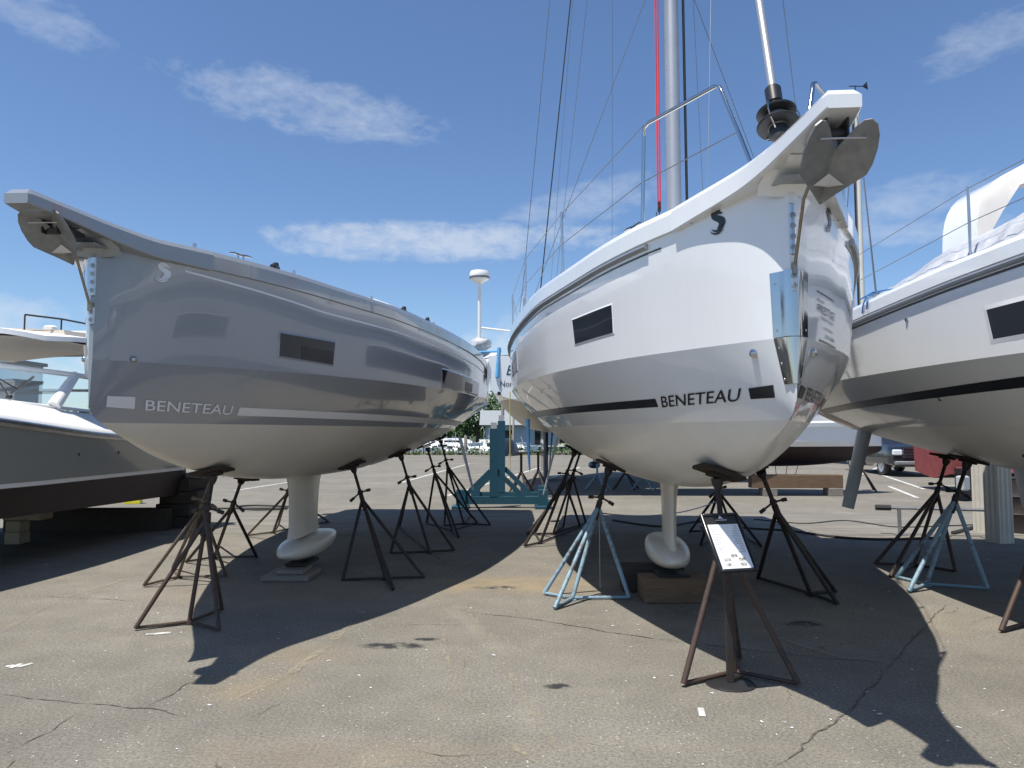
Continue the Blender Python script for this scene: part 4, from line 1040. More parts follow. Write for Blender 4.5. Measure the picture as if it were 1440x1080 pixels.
for x, y in ((0, -.098), (-.055, -.122), (.045, -.122), (-.055, -.155), (.045, -.155)):
    m = MB(); m.add([bc+rx*(x+a)+uy*(y+b)+nz_*.0022 for a, b in ((-.022, -.010), (.022, -.010), (.022, .010), (-.022, .010))], [(0, 1, 2, 3)]); m.build('picture', M['photos'], pp, smooth=False, origin=B0)
m = MB(); m.add([bc+rx*x+uy*y+nz_*.0016 for x, y in ((-.02, .163), (.02, .163), (.012, .169), (0, .186), (-.012, .169))], [(0, 1, 2, 3, 4)]); m.add([bc+rx*x+uy*y+nz_*.0016 for x, y in ((-.04, .150), (.04, .150), (.04, .155), (-.04, .155))], [(0, 1, 2, 3)])
m.build('header_mark', M['pale_vinyl'], board, smooth=False, origin=B0)
# ------------------------------------------------------------------ teal cradles in the gap
def cradle(C, label, hgt=1.68, halfw=.95):
    root = thing('keel_cradle', label, 'boat cradle', C, 0, 'teal steel cradles'); L_ = lambda x, y, z: C+Vector((x, y, z))
    m = MB(); m.box(L_(0, 0, .16), (halfw*2, .16, .16)); m.build('base_beam', M['teal_paint'], root, origin=C)
    for x in (-halfw+.08, halfw-.08):
        m = MB(); m.box(L_(x, 0, .19), (.2, .26, .38)); m.box(L_(x, -.1, .03), (.35, .5, .05)); m.build('foot', M['teal_paint'], root, origin=C)
    m = MB(); m.box(L_(-.18, 0, .24+hgt/2-.12), (.17, .17, hgt-.24)); po = m.build('post', M['teal_paint'], root, origin=C)
    for sx in (-1, 1):
        m = MB(); a = L_(-.18+sx*.07, 0, .78); b = L_(-.18+sx*.62, 0, .24); t = (b-a).normalized(); w = t.cross(Vector((0, 1, 0)))
        m.box((a+b)/2, ((b-a).length, .10, .10), Matrix((t, Vector((0, 1, 0)), w)).transposed()); m.build('brace', M['teal_paint'], root, origin=C)
    m = MB(); m.box(L_(-.18, 0, hgt+.06), (.13, .13, .14)); m.build('post_head', M['grey_wall'], root, origin=C)
    return root
c1 = G(706, 714); cradle(Vector((c1.x, c1.y, 0)), 'dark teal steel cradle with a tall post, the nearer of two')
cradle(Vector((c1.x+.15, c1.y+1.15, 0)), 'lighter teal steel cradle standing just behind the dark one', 1.86, .85)
# ------------------------------------------------------------------ things lying about on the right
def rail(a, b, z, label):
    root = thing('pipe_rail', label, 'rail', a); t = b-a
    m = MB(); m.tube([a+Vector((0, 0, z)), b+Vector((0, 0, z))], .026, 8); m.build('rail', M['galv'], root, origin=a)
    for k in (.08, .5, .92):
        m = MB(); m.tube([a+t*k, a+t*k+Vector((0, 0, z))], .03, 8); m.box(a+t*k+Vector((0, 0, .01)), (.16, .16, .02)); m.build('post', M['galv'], root, origin=a)
    m = MB(); m.tube([a-t.normalized()*.22+Vector((0, 0, z)), a+Vector((0, 0, z))], .045, 8); m.build('end_grip', M['rubber'], root, origin=a)
    return root
rail(G(1254, 752), G(1402, 757), .42, 'low galvanised pipe rail standing behind the stands of the right yacht')
for (u, v, hgt, lab) in ((1387, 748, 1.9, 'beige fluted post under the right yacht, the sunlit left one'), (1406, 763, 1.9, 'beige fluted post under the right yacht, the nearer shaded one')):
    c = G(u, v); rt = thing('fluted_post', lab, 'post', c, .25, 'beige fluted posts')
    m = MB(); prof = []
    for sx, sy in ((-1, -1), (1, -1), (1, 1), (-1, 1)):
        pass
    w = .125; pts = []
    for k in range(4):
        for i in range(12):
            t = -1+2*i/12; dd = w-.012*(1 if (i % 4) in (1, 2) else 0)
            x, y = [(t*w, -dd), (dd, t*w), (-t*w, dd), (-dd, -t*w)][k]; pts.append((x, y))
    hz = hgt if u > 1400 else 1.75
    zt = 1.42
    m.loft([[(x, y, 0) for x, y in pts], [(x, y, zt) for x, y in pts]], closed=True, cap0=True, cap1=True); m.build('shaft', M['col_beige'], rt, ang=20)
    m = MB(); m.box((0, 0, zt+.02), (.32, .32, .04), bev=.006); m.build('cap', M['col_beige'], rt)
c = G(1433, 748); dr = thing('steel_drum', 'dark steel drum in the shade beside the beige posts', 'drum', c)
m = MB(); m.lathe((0, 0, 0), [(.28, 0), (.29, .01), (.285, .28), (.297, .30), (.285, .32), (.285, .56), (.297, .58), (.285, .6), (.285, .86), (.295, .87), (.27, .865)], 28); m.build('shell', M['rust_dark'], dr)
m = MB(); m.lathe((.12, 0, .866), [(.03, 0), (.03, .015)], 12); m.build('bung', M['galv'], dr)
def cable(label, pts, r, mat, cat='hose', name='hose'):
    m = MB(); q = []
    V_ = [Vector((p.x, p.y, r)) for p in pts]
    for i in range(len(V_)-1):
        p0, p1, p2, p3 = V_[max(0, i-1)], V_[i], V_[i+1], V_[min(len(V_)-1, i+2)]
        for k in range(8):
            t = k/8; q.append(.5*((2*p1)+(p2-p0)*t+(2*p0-5*p1+4*p2-p3)*t*t+(3*p1-p0-3*p2+p3)*t**3))
    q.append(V_[-1]); m.tube(q, r, 8); return tag(m.build(name, M[mat], None, origin=V_[0]), label, cat)
cable('black hose snaking over the asphalt behind the white keel', [G(*p) for p in ((862, 733), (930, 742), (985, 735), (1050, 744), (1110, 748), (1180, 757), (1250, 760), (1330, 757))], .018, 'rubber')
cable('thin black cable lying along the concrete strip on the right', [G(*p) for p in ((1060, 731), (1130, 737), (1190, 733), (1260, 742), (1340, 740), (1420, 737))], .012, 'rubber', 'cable', 'cable')
cable('dark cable lying on the asphalt between the stands of the grey yacht', [G(*p) for p in ((440, 716), (395, 713), (352, 712), (330, 715), (362, 718), (402, 716), (300, 716), (270, 714))], .018, 'rubber', 'cable', 'cable')
cable('brown hose coming down past the beige posts', [G(*p) for p in ((1340, 752), (1375, 742), (1410, 728), (1450, 715))], .03, 'rubber')
# valve stub by the blocks of the motor yacht
c = G(279, 709); v_ = thing('hose_valve', 'grey water valve standing on the asphalt behind the front stands', 'valve', c)
m = MB(); m.tube([(0, 0, 0), (0, 0, .42)], .03, 10); m.build('riser', M['galv'], v_)
m = MB(); m.tube([(-.09, 0, .42), (.1, 0, .42)], .045, 10); m.lathe((0, 0, .45), [(.05, 0), (.05, .03), (.02, .04), (.02, .08), (.07, .09), (.07, .11)], 14); m.build('valve_body', M['galv'], v_)
# ================================================================== motor yacht on the left
ML = (-7.30, 4.1, 0); MHd = .02
HM = Hull(8.5, [(0,.05),(.5,.5),(1,.85),(2,1.30),(3.5,1.62),(5,1.74),(8.5,1.72)], [(0,.03),(1,.40),(2,.90),(3.5,1.38),(5,1.54),(8.5,1.57)],
          [(0,2.12),(3.6,1.79),(6,1.585),(8.5,1.50)], [(0,1.15),(2,.78),(3.5,.66),(8.5,.56)], [(0,1.1),(1,.70),(2.5,.46),(8.5,.40)], [(0,1.),(8.5,.95)], .97)
mot = thing('motor_yacht', 'charcoal hulled motor yacht with a white hardtop and dark red bottom', 'motor yacht', ML, -MHd)
h = HM
mb = h.zone(lambda s: max(h.zb(s), h.zw), h.zg, 10)
t = h.transom(h.zw, h.zg(h.L)); mb.add(t.v, t.f); mb.build('hull', M['hull_dark'], mot, ang=20)
mb = h.zone(h.zb, h.zk, 5); z2 = h.zone(h.zk, lambda s: max(h.zk(s), h.zw), 4); mb.add(z2.v, z2.f); t = h.transom(h.zb(h.L), h.zw); mb.add(t.v, t.f); mb.build('hull_bottom', M['red_bottom'], mot, ang=25)
for sd in (-1, 1):
    m = MB(); secs = []
    for i in range(41):
        s = .1+8.35*i/40; z = h.zg(s); secs.append([h.pt(s, z-.085, sd, .0), h.pt(s, z-.075, sd, .025), h.pt(s, z-.045, sd, .03), h.pt(s, z-.04, sd, .018), h.pt(s, z-.012, sd, .02), h.pt(s, z, sd, .0)])
    m.loft(secs); m.build('rub_rail', M['steel_satin'], mot)
    d = h.patch(.5, 8.4, lambda s: max(h.zw, h.zk(s))+.004, lambda s: max(h.zw, h.zk(s))+.055, sd, .004, 30, 1); d.build('boot_stripe', M['pale_vinyl'], mot)
m = MB(); secs = []
for i in range(41):
    s = .1+8.35*i/40; b = h.half(s, h.zg(s)); z = h.zg(s); cr = .34*min(1, s/2.5)*(1 if s < 7.6 else max(.6, 1-(s-7.6)/2))
    secs.append([(sd_*b*k, s, z+cr*q) for sd_, k, q in ((-1, 1, 0), (-1, .985, .12), (-1, .93, .2), (-1, .80, .62), (-1, .72, .85), (-1, .5, .97), (1, 0, 1.05), (1, .5, .97), (1, .72, .85), (1, .80, .62), (1, .93, .2), (1, .985, .12), (1, 1, 0))])
m.loft(secs, cap1=True); m.build('deck', M['deck'], mot, ang=50)
# windscreen
base = [Vector((-1.25, 7.2, 1.86)), Vector((-1.22, 5.55, 1.93)), Vector((-.55, 4.85, 2.04)), Vector((0, 4.7, 2.07)), Vector((.55, 4.85, 2.04)), Vector((1.22, 5.55, 1.93)), Vector((1.25, 7.2, 1.86))]
topp = [Vector((-1.2, 7.25, 2.36)), Vector((-1.14, 6.12, 2.39)), Vector((-.5, 5.6, 2.47)), Vector((0, 5.5, 2.49)), Vector((.5, 5.6, 2.47)), Vector((1.14, 6.12, 2.39)), Vector((1.2, 7.25, 2.36))]
m = MB(); m.tube(topp, .035, 10); m.tube(base, .022, 10)
for k in (1, 5): m.tube([base[k], topp[k]], [.085, .06], 12)
wf = m.build('windscreen_frame', M['deck'], mot)
for a, b in ((0, 1), (1, 3), (3, 5), (5, 6)):
    m = MB(); m.loft([base[a:b+1], topp[a:b+1]]); m.build('window_pane', M['glass'], wf)
for x, s_, x2 in ((.62, 4.82, .25), (.18, 4.62, -.1), (.95, 5.1, .62)):
    m = MB(); p0 = Vector((x, s_, 2.04)); p1 = Vector((x2, s_+.28, 2.24)); m.tube([p0, p1], .010, 6); m.box(p0, (.07, .05, .05), bev=.01); m.tube([p1+Vector((.16, .1, -.08)), p1+Vector((-.16, -.02, .14))], .008, 6); m.build('wiper', M['black'], mot)
m = MB(); m.tube([(.1, 5.7, 2.10), (.5, 6.4, 2.32)], .02, 8); m.tube([(.6, 5.6, 2.1), (.3, 6.5, 2.42)], .016, 8); m.tube([(-.9, 6.6, 2.22), (1.1, 6.9, 2.22)], .02, 8); m.build('helm_rail', M['steel_satin'], mot)
# hardtop and upper deck
m = MB(); up_, lo_ = [], []
for i in range(13):
    s = 5.55+2.95*i/12; w = 1.42*(1-.25*max(0, 1-i/2.)**2); r1, r2 = [], []
    for j in range(13):
        x = -1+2*j/12; z = 2.83+.11*(1-x*x)+.04*sin(pi*i/12); fr = -.35*(1-x*x)*max(0, 1-i/4)
        r1.append((w*x, s+fr, z+.035)); r2.append((w*x, s+fr, z-.03))
    up_.append(r1); lo_.append(r2)
m.loft(up_); m.loft(lo_); m.loft([up_[0], lo_[0]]); m.loft([up_[-1], lo_[-1]]); m.loft([[r[0] for r in up_], [r[0] for r in lo_]]); m.loft([[r[-1] for r in up_], [r[-1] for r in lo_]])
ht = m.build('hardtop', M['deck'], mot, ang=40)
m = MB(); m.loft([[(x*1.33, s, 2.795+.11*(1-x*x)) for x in [-1+2*j/10 for j in range(11)]] for s in (5.75, 6.6, 7.4, 8.4)]); m.build('headliner', M['beige'], ht)
for sd in (-1, 1):
    m = MB(); m.tube([(sd*1.25, 7.9, 1.75), (sd*1.28, 7.5, 2.83)], [.07, .05], 10); m.build('hardtop_post', M['deck'], mot)
    m = MB(); m.tube([(sd*1.2, 6.3, 2.37), (sd*1.22, 6.2, 2.83)], .03, 8); m.build('hardtop_post', M['deck'], mot)
m = MB(); m.loft([[(-1.0, 6.1, 2.9), (-.9, 6.2, 3.03), (0, 6.15, 3.06), (.9, 6.2, 3.03), (1.0, 6.1, 2.9)], [(-1.05, 7.2, 2.9), (-.98, 7.2, 3.06), (0, 7.2, 3.1), (.98, 7.2, 3.06), (1.05, 7.2, 2.9)], [(-1.05, 8.4, 2.88), (-1., 8.4, 3.04), (0, 8.4, 3.06), (1., 8.4, 3.04), (1.05, 8.4, 2.88)]], cap0=True, cap1=True); m.build('upper_deck', M['beige'], ht, ang=40)
m = MB(); pr = [Vector((.55, 5.9, 3.2)), Vector((.8, 6.3, 3.2)), Vector((.95, 7.2, 3.2)), Vector((.95, 8.4, 3.18))]; m.tube(pr, .013, 8)
for p in pr: m.tube([p, Vector((p.x, p.y, 2.95))], .011, 8)
m.build('upper_rail', M['rust_dark'], ht)
m = MB(); m.box((.45, 6.6, 3.1), (.16, .12, .10), bev=.02); m.build('deck_light', M['deck'], ht)
m = MB(); m.box((.55, 7.1, 3.1), (.5, .2, .06), bev=.02); m.build('deck_hatch', M['deck'], ht)
m = MB()
for x, s_ in ((1.7, 5.4), (1.72, 6.3)): m.lathe(h.pt(s_, 1.32, 1, .003), [(.02, 0), (.018, .006), (.004, .008)], 10, (1, 0, 0))
m.build('through_hull', M['black'], mot)
# blocks under the motor yacht
c = G(24, 764); block((c.x, c.y, 0), (.22, .24, .17), 'wood_pale', 'lower pale block of the pair at the left edge under the motor yacht')
block((c.x, c.y, .171), (.21, .22, .16), 'wood_pale', 'upper pale block of the pair at the left edge under the motor yacht')
block((c.x+.08, c.y+.1, .332), (.55, .3, .12), 'wood_pale', 'short pale plank on top of the two pale blocks at the left edge')
c = G(251, 742); 
for k in range(4): block((c.x+.03*(-1)**k, c.y+.2, .001+.205*k), (.62-.05*(k % 2), .7, .2), 'wood_dark', ['bottom', 'second from bottom', 'third from bottom', 'topmost'][k]+' dark timber of the tall stack under the motor yacht stern', .06*(-1)**k)
block((c.x+.28, c.y+.15, .822), (.55, .14, .09), 'wood_grey', 'loose grey plank lying on top of the tall dark stack', .25)
c = G(200, 738); block((c.x-.5, c.y-.75, 0), (2.6, .25, .36), 'wood_dark', 'long dark beam lying under the motor yacht beside the stack', .03)  # beam made bigger so its dark wood also stands in for hull shade
c = G(146, 716); o = block((c.x, c.y+1.2, 0), (.34, .2, .26), 'yellow', 'bright yellow plastic case on the ground beyond the motor yacht', .2, None, 'case', 'plastic_case')
# grey building behind the motor yacht
g0 = Vector((-23.9, 34, 0)); bd = thing('building', 'plain grey building behind the windscreen of the motor yacht', 'building', g0)
m = MB(); m.box((-6, 1, 2.4), (14.0, 2, 4.8)); m.build('wall', M['grey_wall'], bd, smooth=False)
m = MB(); m.box((-6, 1, 4.88), (14.2, 2.4, .16)); m.build('roof', M['roof'], bd)
for x in (-1.9, -6, -10):
    m = MB(); m.box((x, -.02, 3.1), (1.7, .08, 1.5)); f_ = m.build('window', M['deck'], bd)
    m = MB(); m.box((x, -.07, 3.1), (1.5, .03, 1.3)); m.build('pane', M['dark_glass'], f_)
m = MB(); m.box((-6, -.015, 1.9), (13.9, .03, .1)); m.build('trim_band', M['roof'], bd)
# ================================================================== far yachts
def simple_yacht(name, label, loc, rz, k, kv, top, bottom, zw, keel_=False, lift=0., group=None):
    tab = lambda t: [(a*k, b*kv+lift) for a, b in t]
    hh_ = Hull(10*k, sc_tab(BG, k, k), sc_tab(BK, k, k*.97), tab(ZG), tab(ZK), tab(ZB), sc_tab(PP, k, 1), zw)
    rt = thing(name, label, 'sailing yacht', loc, rz, group); yacht_shell(hh_, rt, top, bottom, M['deck'], M['white_gel']); return hh_, rt
# red-bottomed sailing yacht lying broadside on a long timber
hb, rb = simple_yacht('sailing_yacht', 'small white sailing yacht with a dark red bottom resting on a long timber', (9.75, 19.6, 0), pi/2, .62, .62, M['white_gel'], M['red_bottom'], 1.24, lift=.05)
c = G(1130, 697); block((c.x-.2, c.y, .20), (2.3, .3, .33), 'wood_brown', 'long brown timber under the red bottomed yacht')
block((c.x+.75, c.y, 0), (.35, .4, .2), 'wood_grey', 'short grey block at the right end of the long brown timber')
block((c.x-.9, c.y, 0), (.35, .4, .2), 'wood_grey', 'short grey block at the left end of the long brown timber')
m = MB(); 
for k in range(5):
    a = G(1075+9*k, 690-2*k); m.tube([a, a+Vector((.1*(k-2), .05, .35)), a+Vector((.25*(k-2), .2, .75+.1*k))], .012, 6)
tag(m.build('loose_wires', M['rust_brown'], None, origin=G(1075, 690)), 'tangle of thin brown wires hanging at the left end of the long timber', 'wire')
# its neighbour's tall cream mast
hf, rf = simple_yacht('sailing_yacht', 'distant sailing yacht with a tall cream mast beyond the white yacht', (17.3, 34, 0), -.05, .9, .95, M['white_gel'], M['blue_hull'], 1.6)
m = MB(); m.tube([(0.2, 3.0, 2.6), (0.2, 3.0, 19.0)], .16, 14); mm = m.build('mast', M['mast_white'], rf)
m = MB(); m.tube([(0.2, 2.98, 19.0), (0.2, 2.98, 19.4)], .03, 6); m.tube([(-.1, 2.98, 19.38), (.8, 2.98, 19.35)], .025, 6); m.add([(.55, 2.98, 19.35), (.8, 2.98, 19.6), (.85, 2.98, 19.15)], [(0, 1, 2)]); m.build('wind_vane', M['black'], mm)
m = MB(); 
for dx in (-.26, -.22): m.tube([(0.2+dx, 2.8, 18.7), (.2+dx, 2.8, 2.9)], .03, 6)
m.build('halyard', M['rope_black'], mm)
m = MB(); m.tube([(.2, 3, 18.5), (-1.35, 3.3, 2.6)], .02, 6); m.tube([(.2, 3, 11), (-1.3, 3.5, 2.6)], .02, 6); m.tube([(.2, 3, 18.5), (1.55, 3.3, 2.6)], .02, 6); m.tube([(.2, 3, 18.7), (0, .1, 2.8)], .025, 6); m.build('shroud', M['wire'], mm)
m = MB(); secs = []
keel(rf, hf, M['blue_hull'], s0=3.0, zbot=.3)
# second thin mast behind the bow
# yacht with blue rudder in the gap
hbl, rbl = simple_yacht('sailing_yacht', 'sailing yacht with a blue rudder blade standing behind the white yacht', (3.3, 29.5, 0), pi-.12, .85, .95, M['white_gel'], M['blue_hull'], 1.75, lift=.15)
rudder(rbl, hbl, 1, M['blue_hull'], s=7.9, y0=1.15, y1=1.25, z0=1.75, z1=.55, c0=.6, c1=.3)
keel(rbl, hbl, M['blue_hull'], s0=3.0, zbot=.3)
# big white yacht with its stern towards us in the gap
tk = 1.0
HT = Hull(9, [(0,.05),(1,.7),(3,1.4),(6,1.7),(9,1.72)], [(0,.04),(1,.6),(3,1.3),(6,1.6),(9,1.66)], [(0,3.75),(9,3.50)], [(0,2.8),(9,2.62)], [(0,2.4),(1.5,1.8),(5,1.6),(7,1.8),(9,2.30)], [(0,.9),(4,.5),(9,.36)], 2.42)
TL = (.95, 27.3, 0); tr = thing('motor_yacht', 'white yacht seen from its lettered stern in the gap between the two bows', 'motor yacht', TL, pi+.02)
h = HT
mb = h.zone(lambda s: max(h.zb(s), h.zw), h.zk, 5); q_ = h.zone(h.zk, h.zg, 5); mb.add(q_.v, q_.f); t = h.transom(max(h.zb(9), h.zw), h.zg(9)); mb.add(t.v, t.f); mb.build('hull', M['white_gel'], tr, ang=24)
mb = h.zone(h.zb, lambda s: max(h.zb(s), h.zw), 8); t = h.transom(h.zb(9), h.zw); mb.add(t.v, t.f); mb.build('hull_bottom', M['beige'], tr)
m = MB(); secs = []
for i in range(21):
    s = .2+8.75*i/20; b = h.half(s, h.zg(s)); secs.append([(b*x, s, h.zg(s)+.05*(1-x*x)) for x in (-1, -.5, 0, .5, 1)])
m.loft(secs); m.build('deck', M['deck'], tr)
# name on the transom; local x runs to the viewer's left because the yacht is turned about
def tname(s_, x0, z, hgt, wid, shear):
    vs, fs, asp = text2d(s_, shear=shear); w = wid or asp*hgt
    m = MB(); m.add([(-(x0+x*w), 9.008, z+y*hgt) for x, y in vs], fs); return m
m = tname('B', -1.27, 3.02, .24, .17, .3); m.build('name_lettering', M['black_gloss'], tr, smooth=False)
m = tname('Nor', -1.42, 2.73, .14, .30, 0); m.build('port_lettering', M['black_gloss'], tr, smooth=False)
m = MB(); m.lathe((1.45, 9.01, 2.56), [(.05, 0), (.045, .02), (.02, .02)], 12, (0, 1, 0)); m.build('drain', M['black'], tr)
m = MB(); m.tube([(1.95, 8.6, 5.5), (1.95, 8.6, 3.4)], .045, 10); rm = m.build('radar_mast', M['deck'], tr)
m = MB(); m.lathe((1.95, 8.6, 5.5), [(.08, -.12), (.13, -.06), (.23, -.02), (.255, .04), (.255, .14), (.23, .20), (.05, .22)], 28); m.build('radar_dome', M['deck'], rm)
m = MB(); m.lathe((1.95, 8.6, 5.51), [(.247, -.0), (.261, .01), (.261, .045), (.253, .05)], 28); m.build('dome_band', M['wire'], rm)
rnd = random.Random(4); m = MB(); secs = []
for i in range(9):
    z = 3.42+.55*i/8; r = []; w = (.13 if i < 5 else .24)*(1 if i < 8 else .4)
    for k in range(16):
        a = 2*pi*k/16; rr = w*(1+.16*rnd.random()); r.append((1.9+rr*cos(a), 8.55+rr*.8*sin(a), z+.06*rnd.random()))
    secs.append(r)
m.loft(secs, closed=True, cap0=True, cap1=True); m.build('wrapped_console', M['sheet'], tr, ang=70)
m = MB(); m.tube([(1.4, 8.9, 3.62), (2.6, 8.6, 3.6)], .03, 8); m.tube([(1.45, 8.95, 3.7), (1.5, 9.04, 2.95)], .05, 8); m.build('tarpaulin_edge', M['tarp_blue'], tr)
m = MB(); m.tube([(1.9, 8.6, 4.25), (.5, 8.5, 4.1), (-1.5, 8.4, 4.15)], .03, 6); m.build('cover_line', M['deck'], tr)
m = MB(); m.loft([[(2.25, 8.7, 3.0), (1.6, 8.95, 3.1)], [(2.25, 8.65, 3.35), (1.6, 8.9, 3.4)], [(2.1, 8.5, 3.62), (1.5, 8.7, 3.62)], [(2.0, 8.2, 3.66), (1.5, 8.3, 3.66)]]); m.build('loose_cover', M['sheet'], tr)
for x in (-1.3, 1.3):
    C_ = Vector((TL[0]-x*0-0, 0, 0))
m = MB(); m.tube([(1.18, 9.05, 2.6), (1.18, 9.06, .1)], .014, 6); m.build('hanging_line', M['rope_yellow'], tr)
m = MB(); m.box((-.1, 2.2, .85), (.16, 1.6, 1.7), bev=.06); m.build('keel', M['navy'], tr)
m = MB(); m.loft([[(.71+dx, 8.2+dy, 1.95) for dx, dy in ((-.06, 0), (0, -.35), (.06, 0), (0, .25))], [(.69+dx, 8.2+dy, 1.2) for dx, dy in ((-.045, 0), (0, -.3), (.045, 0), (0, .2))], [(.66+dx, 8.2+dy, .62) for dx, dy in ((-.02, 0), (0, -.2), (.02, 0), (0, .1))]], closed=True, cap0=True, cap1=True); m.build('rudder', M['tarp_blue'], tr)
# stands in the distance
def far_stand(C, hgt, label, mat='rust_dark', k=1.):
    rt = thing('boat_stand', label, 'boat stand', C, 0, 'distant boat stands')
    ap = Vector((0, 0, hgt*.62))
    for a in (.4, 2.2, 3.6, 5.2):
        m = MB(); m.tube([Vector((.42*k*cos(a), .42*k*sin(a), .01)), ap], .026, 8); m.build('leg', M[mat], rt)
    m = MB(); m.tube([ap-Vector((0, 0, .1)), Vector((0, 0, hgt))], .03, 8); m.build('screw_post', M[mat], rt)
    m = MB(); m.box((0, 0, hgt+.015), (.3, .3, .03)); m.build('pad', M['pad'], rt); return rt
for (u, v, hg, lab, mt) in ((1213, 690, .98, 'dark stand under the right end of the red bottomed yacht', 'rust_dark'), (733, 703, 1.1, 'far black stand in the gap right of the teal cradles, left of the pair', 'rust_dark'), (757, 700, 1.1, 'far black stand in the gap right of the teal cradles, right of the pair', 'rust_dark'),
                            (905, 690, .75, 'pale blue trestle stand far behind the white keel, left one', 'blue_paint'), (880, 688, .8, 'far dark stand behind the white yacht left of the keel', 'rust_dark'), (840, 690, .75, 'pale blue trestle stand far behind the blue stand', 'blue_paint')):
    far_stand(G(u, v), hg, lab, mt)
# blue-bottomed runabout low on trestles behind the white yacht
HB = Hull(6, [(0,.04),(1,.6),(2.5,1.0),(6,1.05)], [(0,.03),(1,.45),(2.5,.85),(6,.95)], [(0,1.7),(6,1.45)], [(0,1.25),(6,1.0)], [(0,1.2),(1,.85),(6,.78)], [(0,1),(6,.9)], 1.1)
rn = thing('motor_boat', 'low dark blue motor boat on trestles far behind the white yacht', 'motor boat', (1.9, 24.5, 0), -pi/2)
h = HB; mb = h.zone(lambda s: max(h.zb(s), h.zw), lambda s: max(h.zk(s), h.zw+.001), 3); q_ = h.zone(lambda s: max(h.zk(s), h.zw+.001), h.zg, 4); mb.add(q_.v, q_.f); t = h.transom(h.zb(6), h.zg(6)); mb.add(t.v, t.f); mb.build('hull', M['navy'], rn, ang=24)
mb = h.zone(h.zb, lambda s: max(h.zb(s), h.zw), 6); mb.build('hull_bottom', M['blue_hull'], rn)
# red work boat at the right, bow towards the car
HW = Hull(6.5, [(0,.05),(.6,.55),(2,.95),(6.5,1.05)], [(0,.04),(.6,.45),(2,.85),(6.5,.98)], [(0,1.75),(6.5,1.5)], [(0,.68),(2,.54),(6.5,.50)], [(0,.58),(1,.40),(6.5,.34)], [(0,1),(6.5,.95)], .30)
rw = thing('work_boat', 'red hulled work boat beneath the right yacht, beside the black car', 'motor boat', (18.15, 20.3, 0), pi/2-.05)
h = HW; q_ = h.zone(h.zk, h.zg, 4); mb = MB(); mb.add(q_.v, q_.f); t = h.transom(h.zb(6.5), h.zg(6.5)); mb.add(t.v, t.f); mb.build('hull', M['red_hull'], rw, ang=24)
mb = h.zone(h.zb, h.zk, 4); mb.build('hull_bottom', M['red_bottom'], rw)
for sd in (-1, 1): h.patch(.3, 6.4, lambda s: h.zk(s)+.02, lambda s: h.zk(s)+.20, sd, .03, 30, 2).build('lit_strip', M['red_sunlit'], rw)  # the sunlit lower chine, its light put in as a paler band
m = MB(); secs = [[(b, s, h.zg(s)) for b in (-h.half(s, h.zg(s)), 0, h.half(s, h.zg(s)))] for s in [.2+6.2*i/10 for i in range(11)]]; m.loft(secs); m.build('deck', M['deck'], rw)
c = G(1362, 703); sk = thing('keel_fin', 'dark red keel fin standing on the ground below the red work boat', 'keel', (c.x, c.y, 0), .4)
m = MB(); m.loft([[(-.32, -.09, .1), (.32, -.06, .1), (.32, .06, .1), (-.32, .09, .1)], [(-.36, -.07, .75), (.3, -.05, .75), (.3, .05, .75), (-.36, .07, .75)]], closed=True, cap0=True, cap1=True); m.build('fin', M['red_bottom'], sk)
m = MB(); m.box((0, 0, .05), (.8, .3, .1), bev=.02); m.build('foot', M['wood_dark'], sk)
m = MB(); m.box((-.45, -.2, .42), (.26, .2, .34), bev=.03); m.build('weight', M['grey_wall'], sk)
for s_ in (1.6, 5.): 
    c_ = toworld((18.15, 20.3, 0), pi/2-.05, (0, s_, 0)); block((c_.x, c_.y, 0), (.3, 1.2, h.zb(s_)-.004), 'wood_dark', 'dark timber under the '+('bow' if s_ < 3 else 'stern')+' of the red work boat')
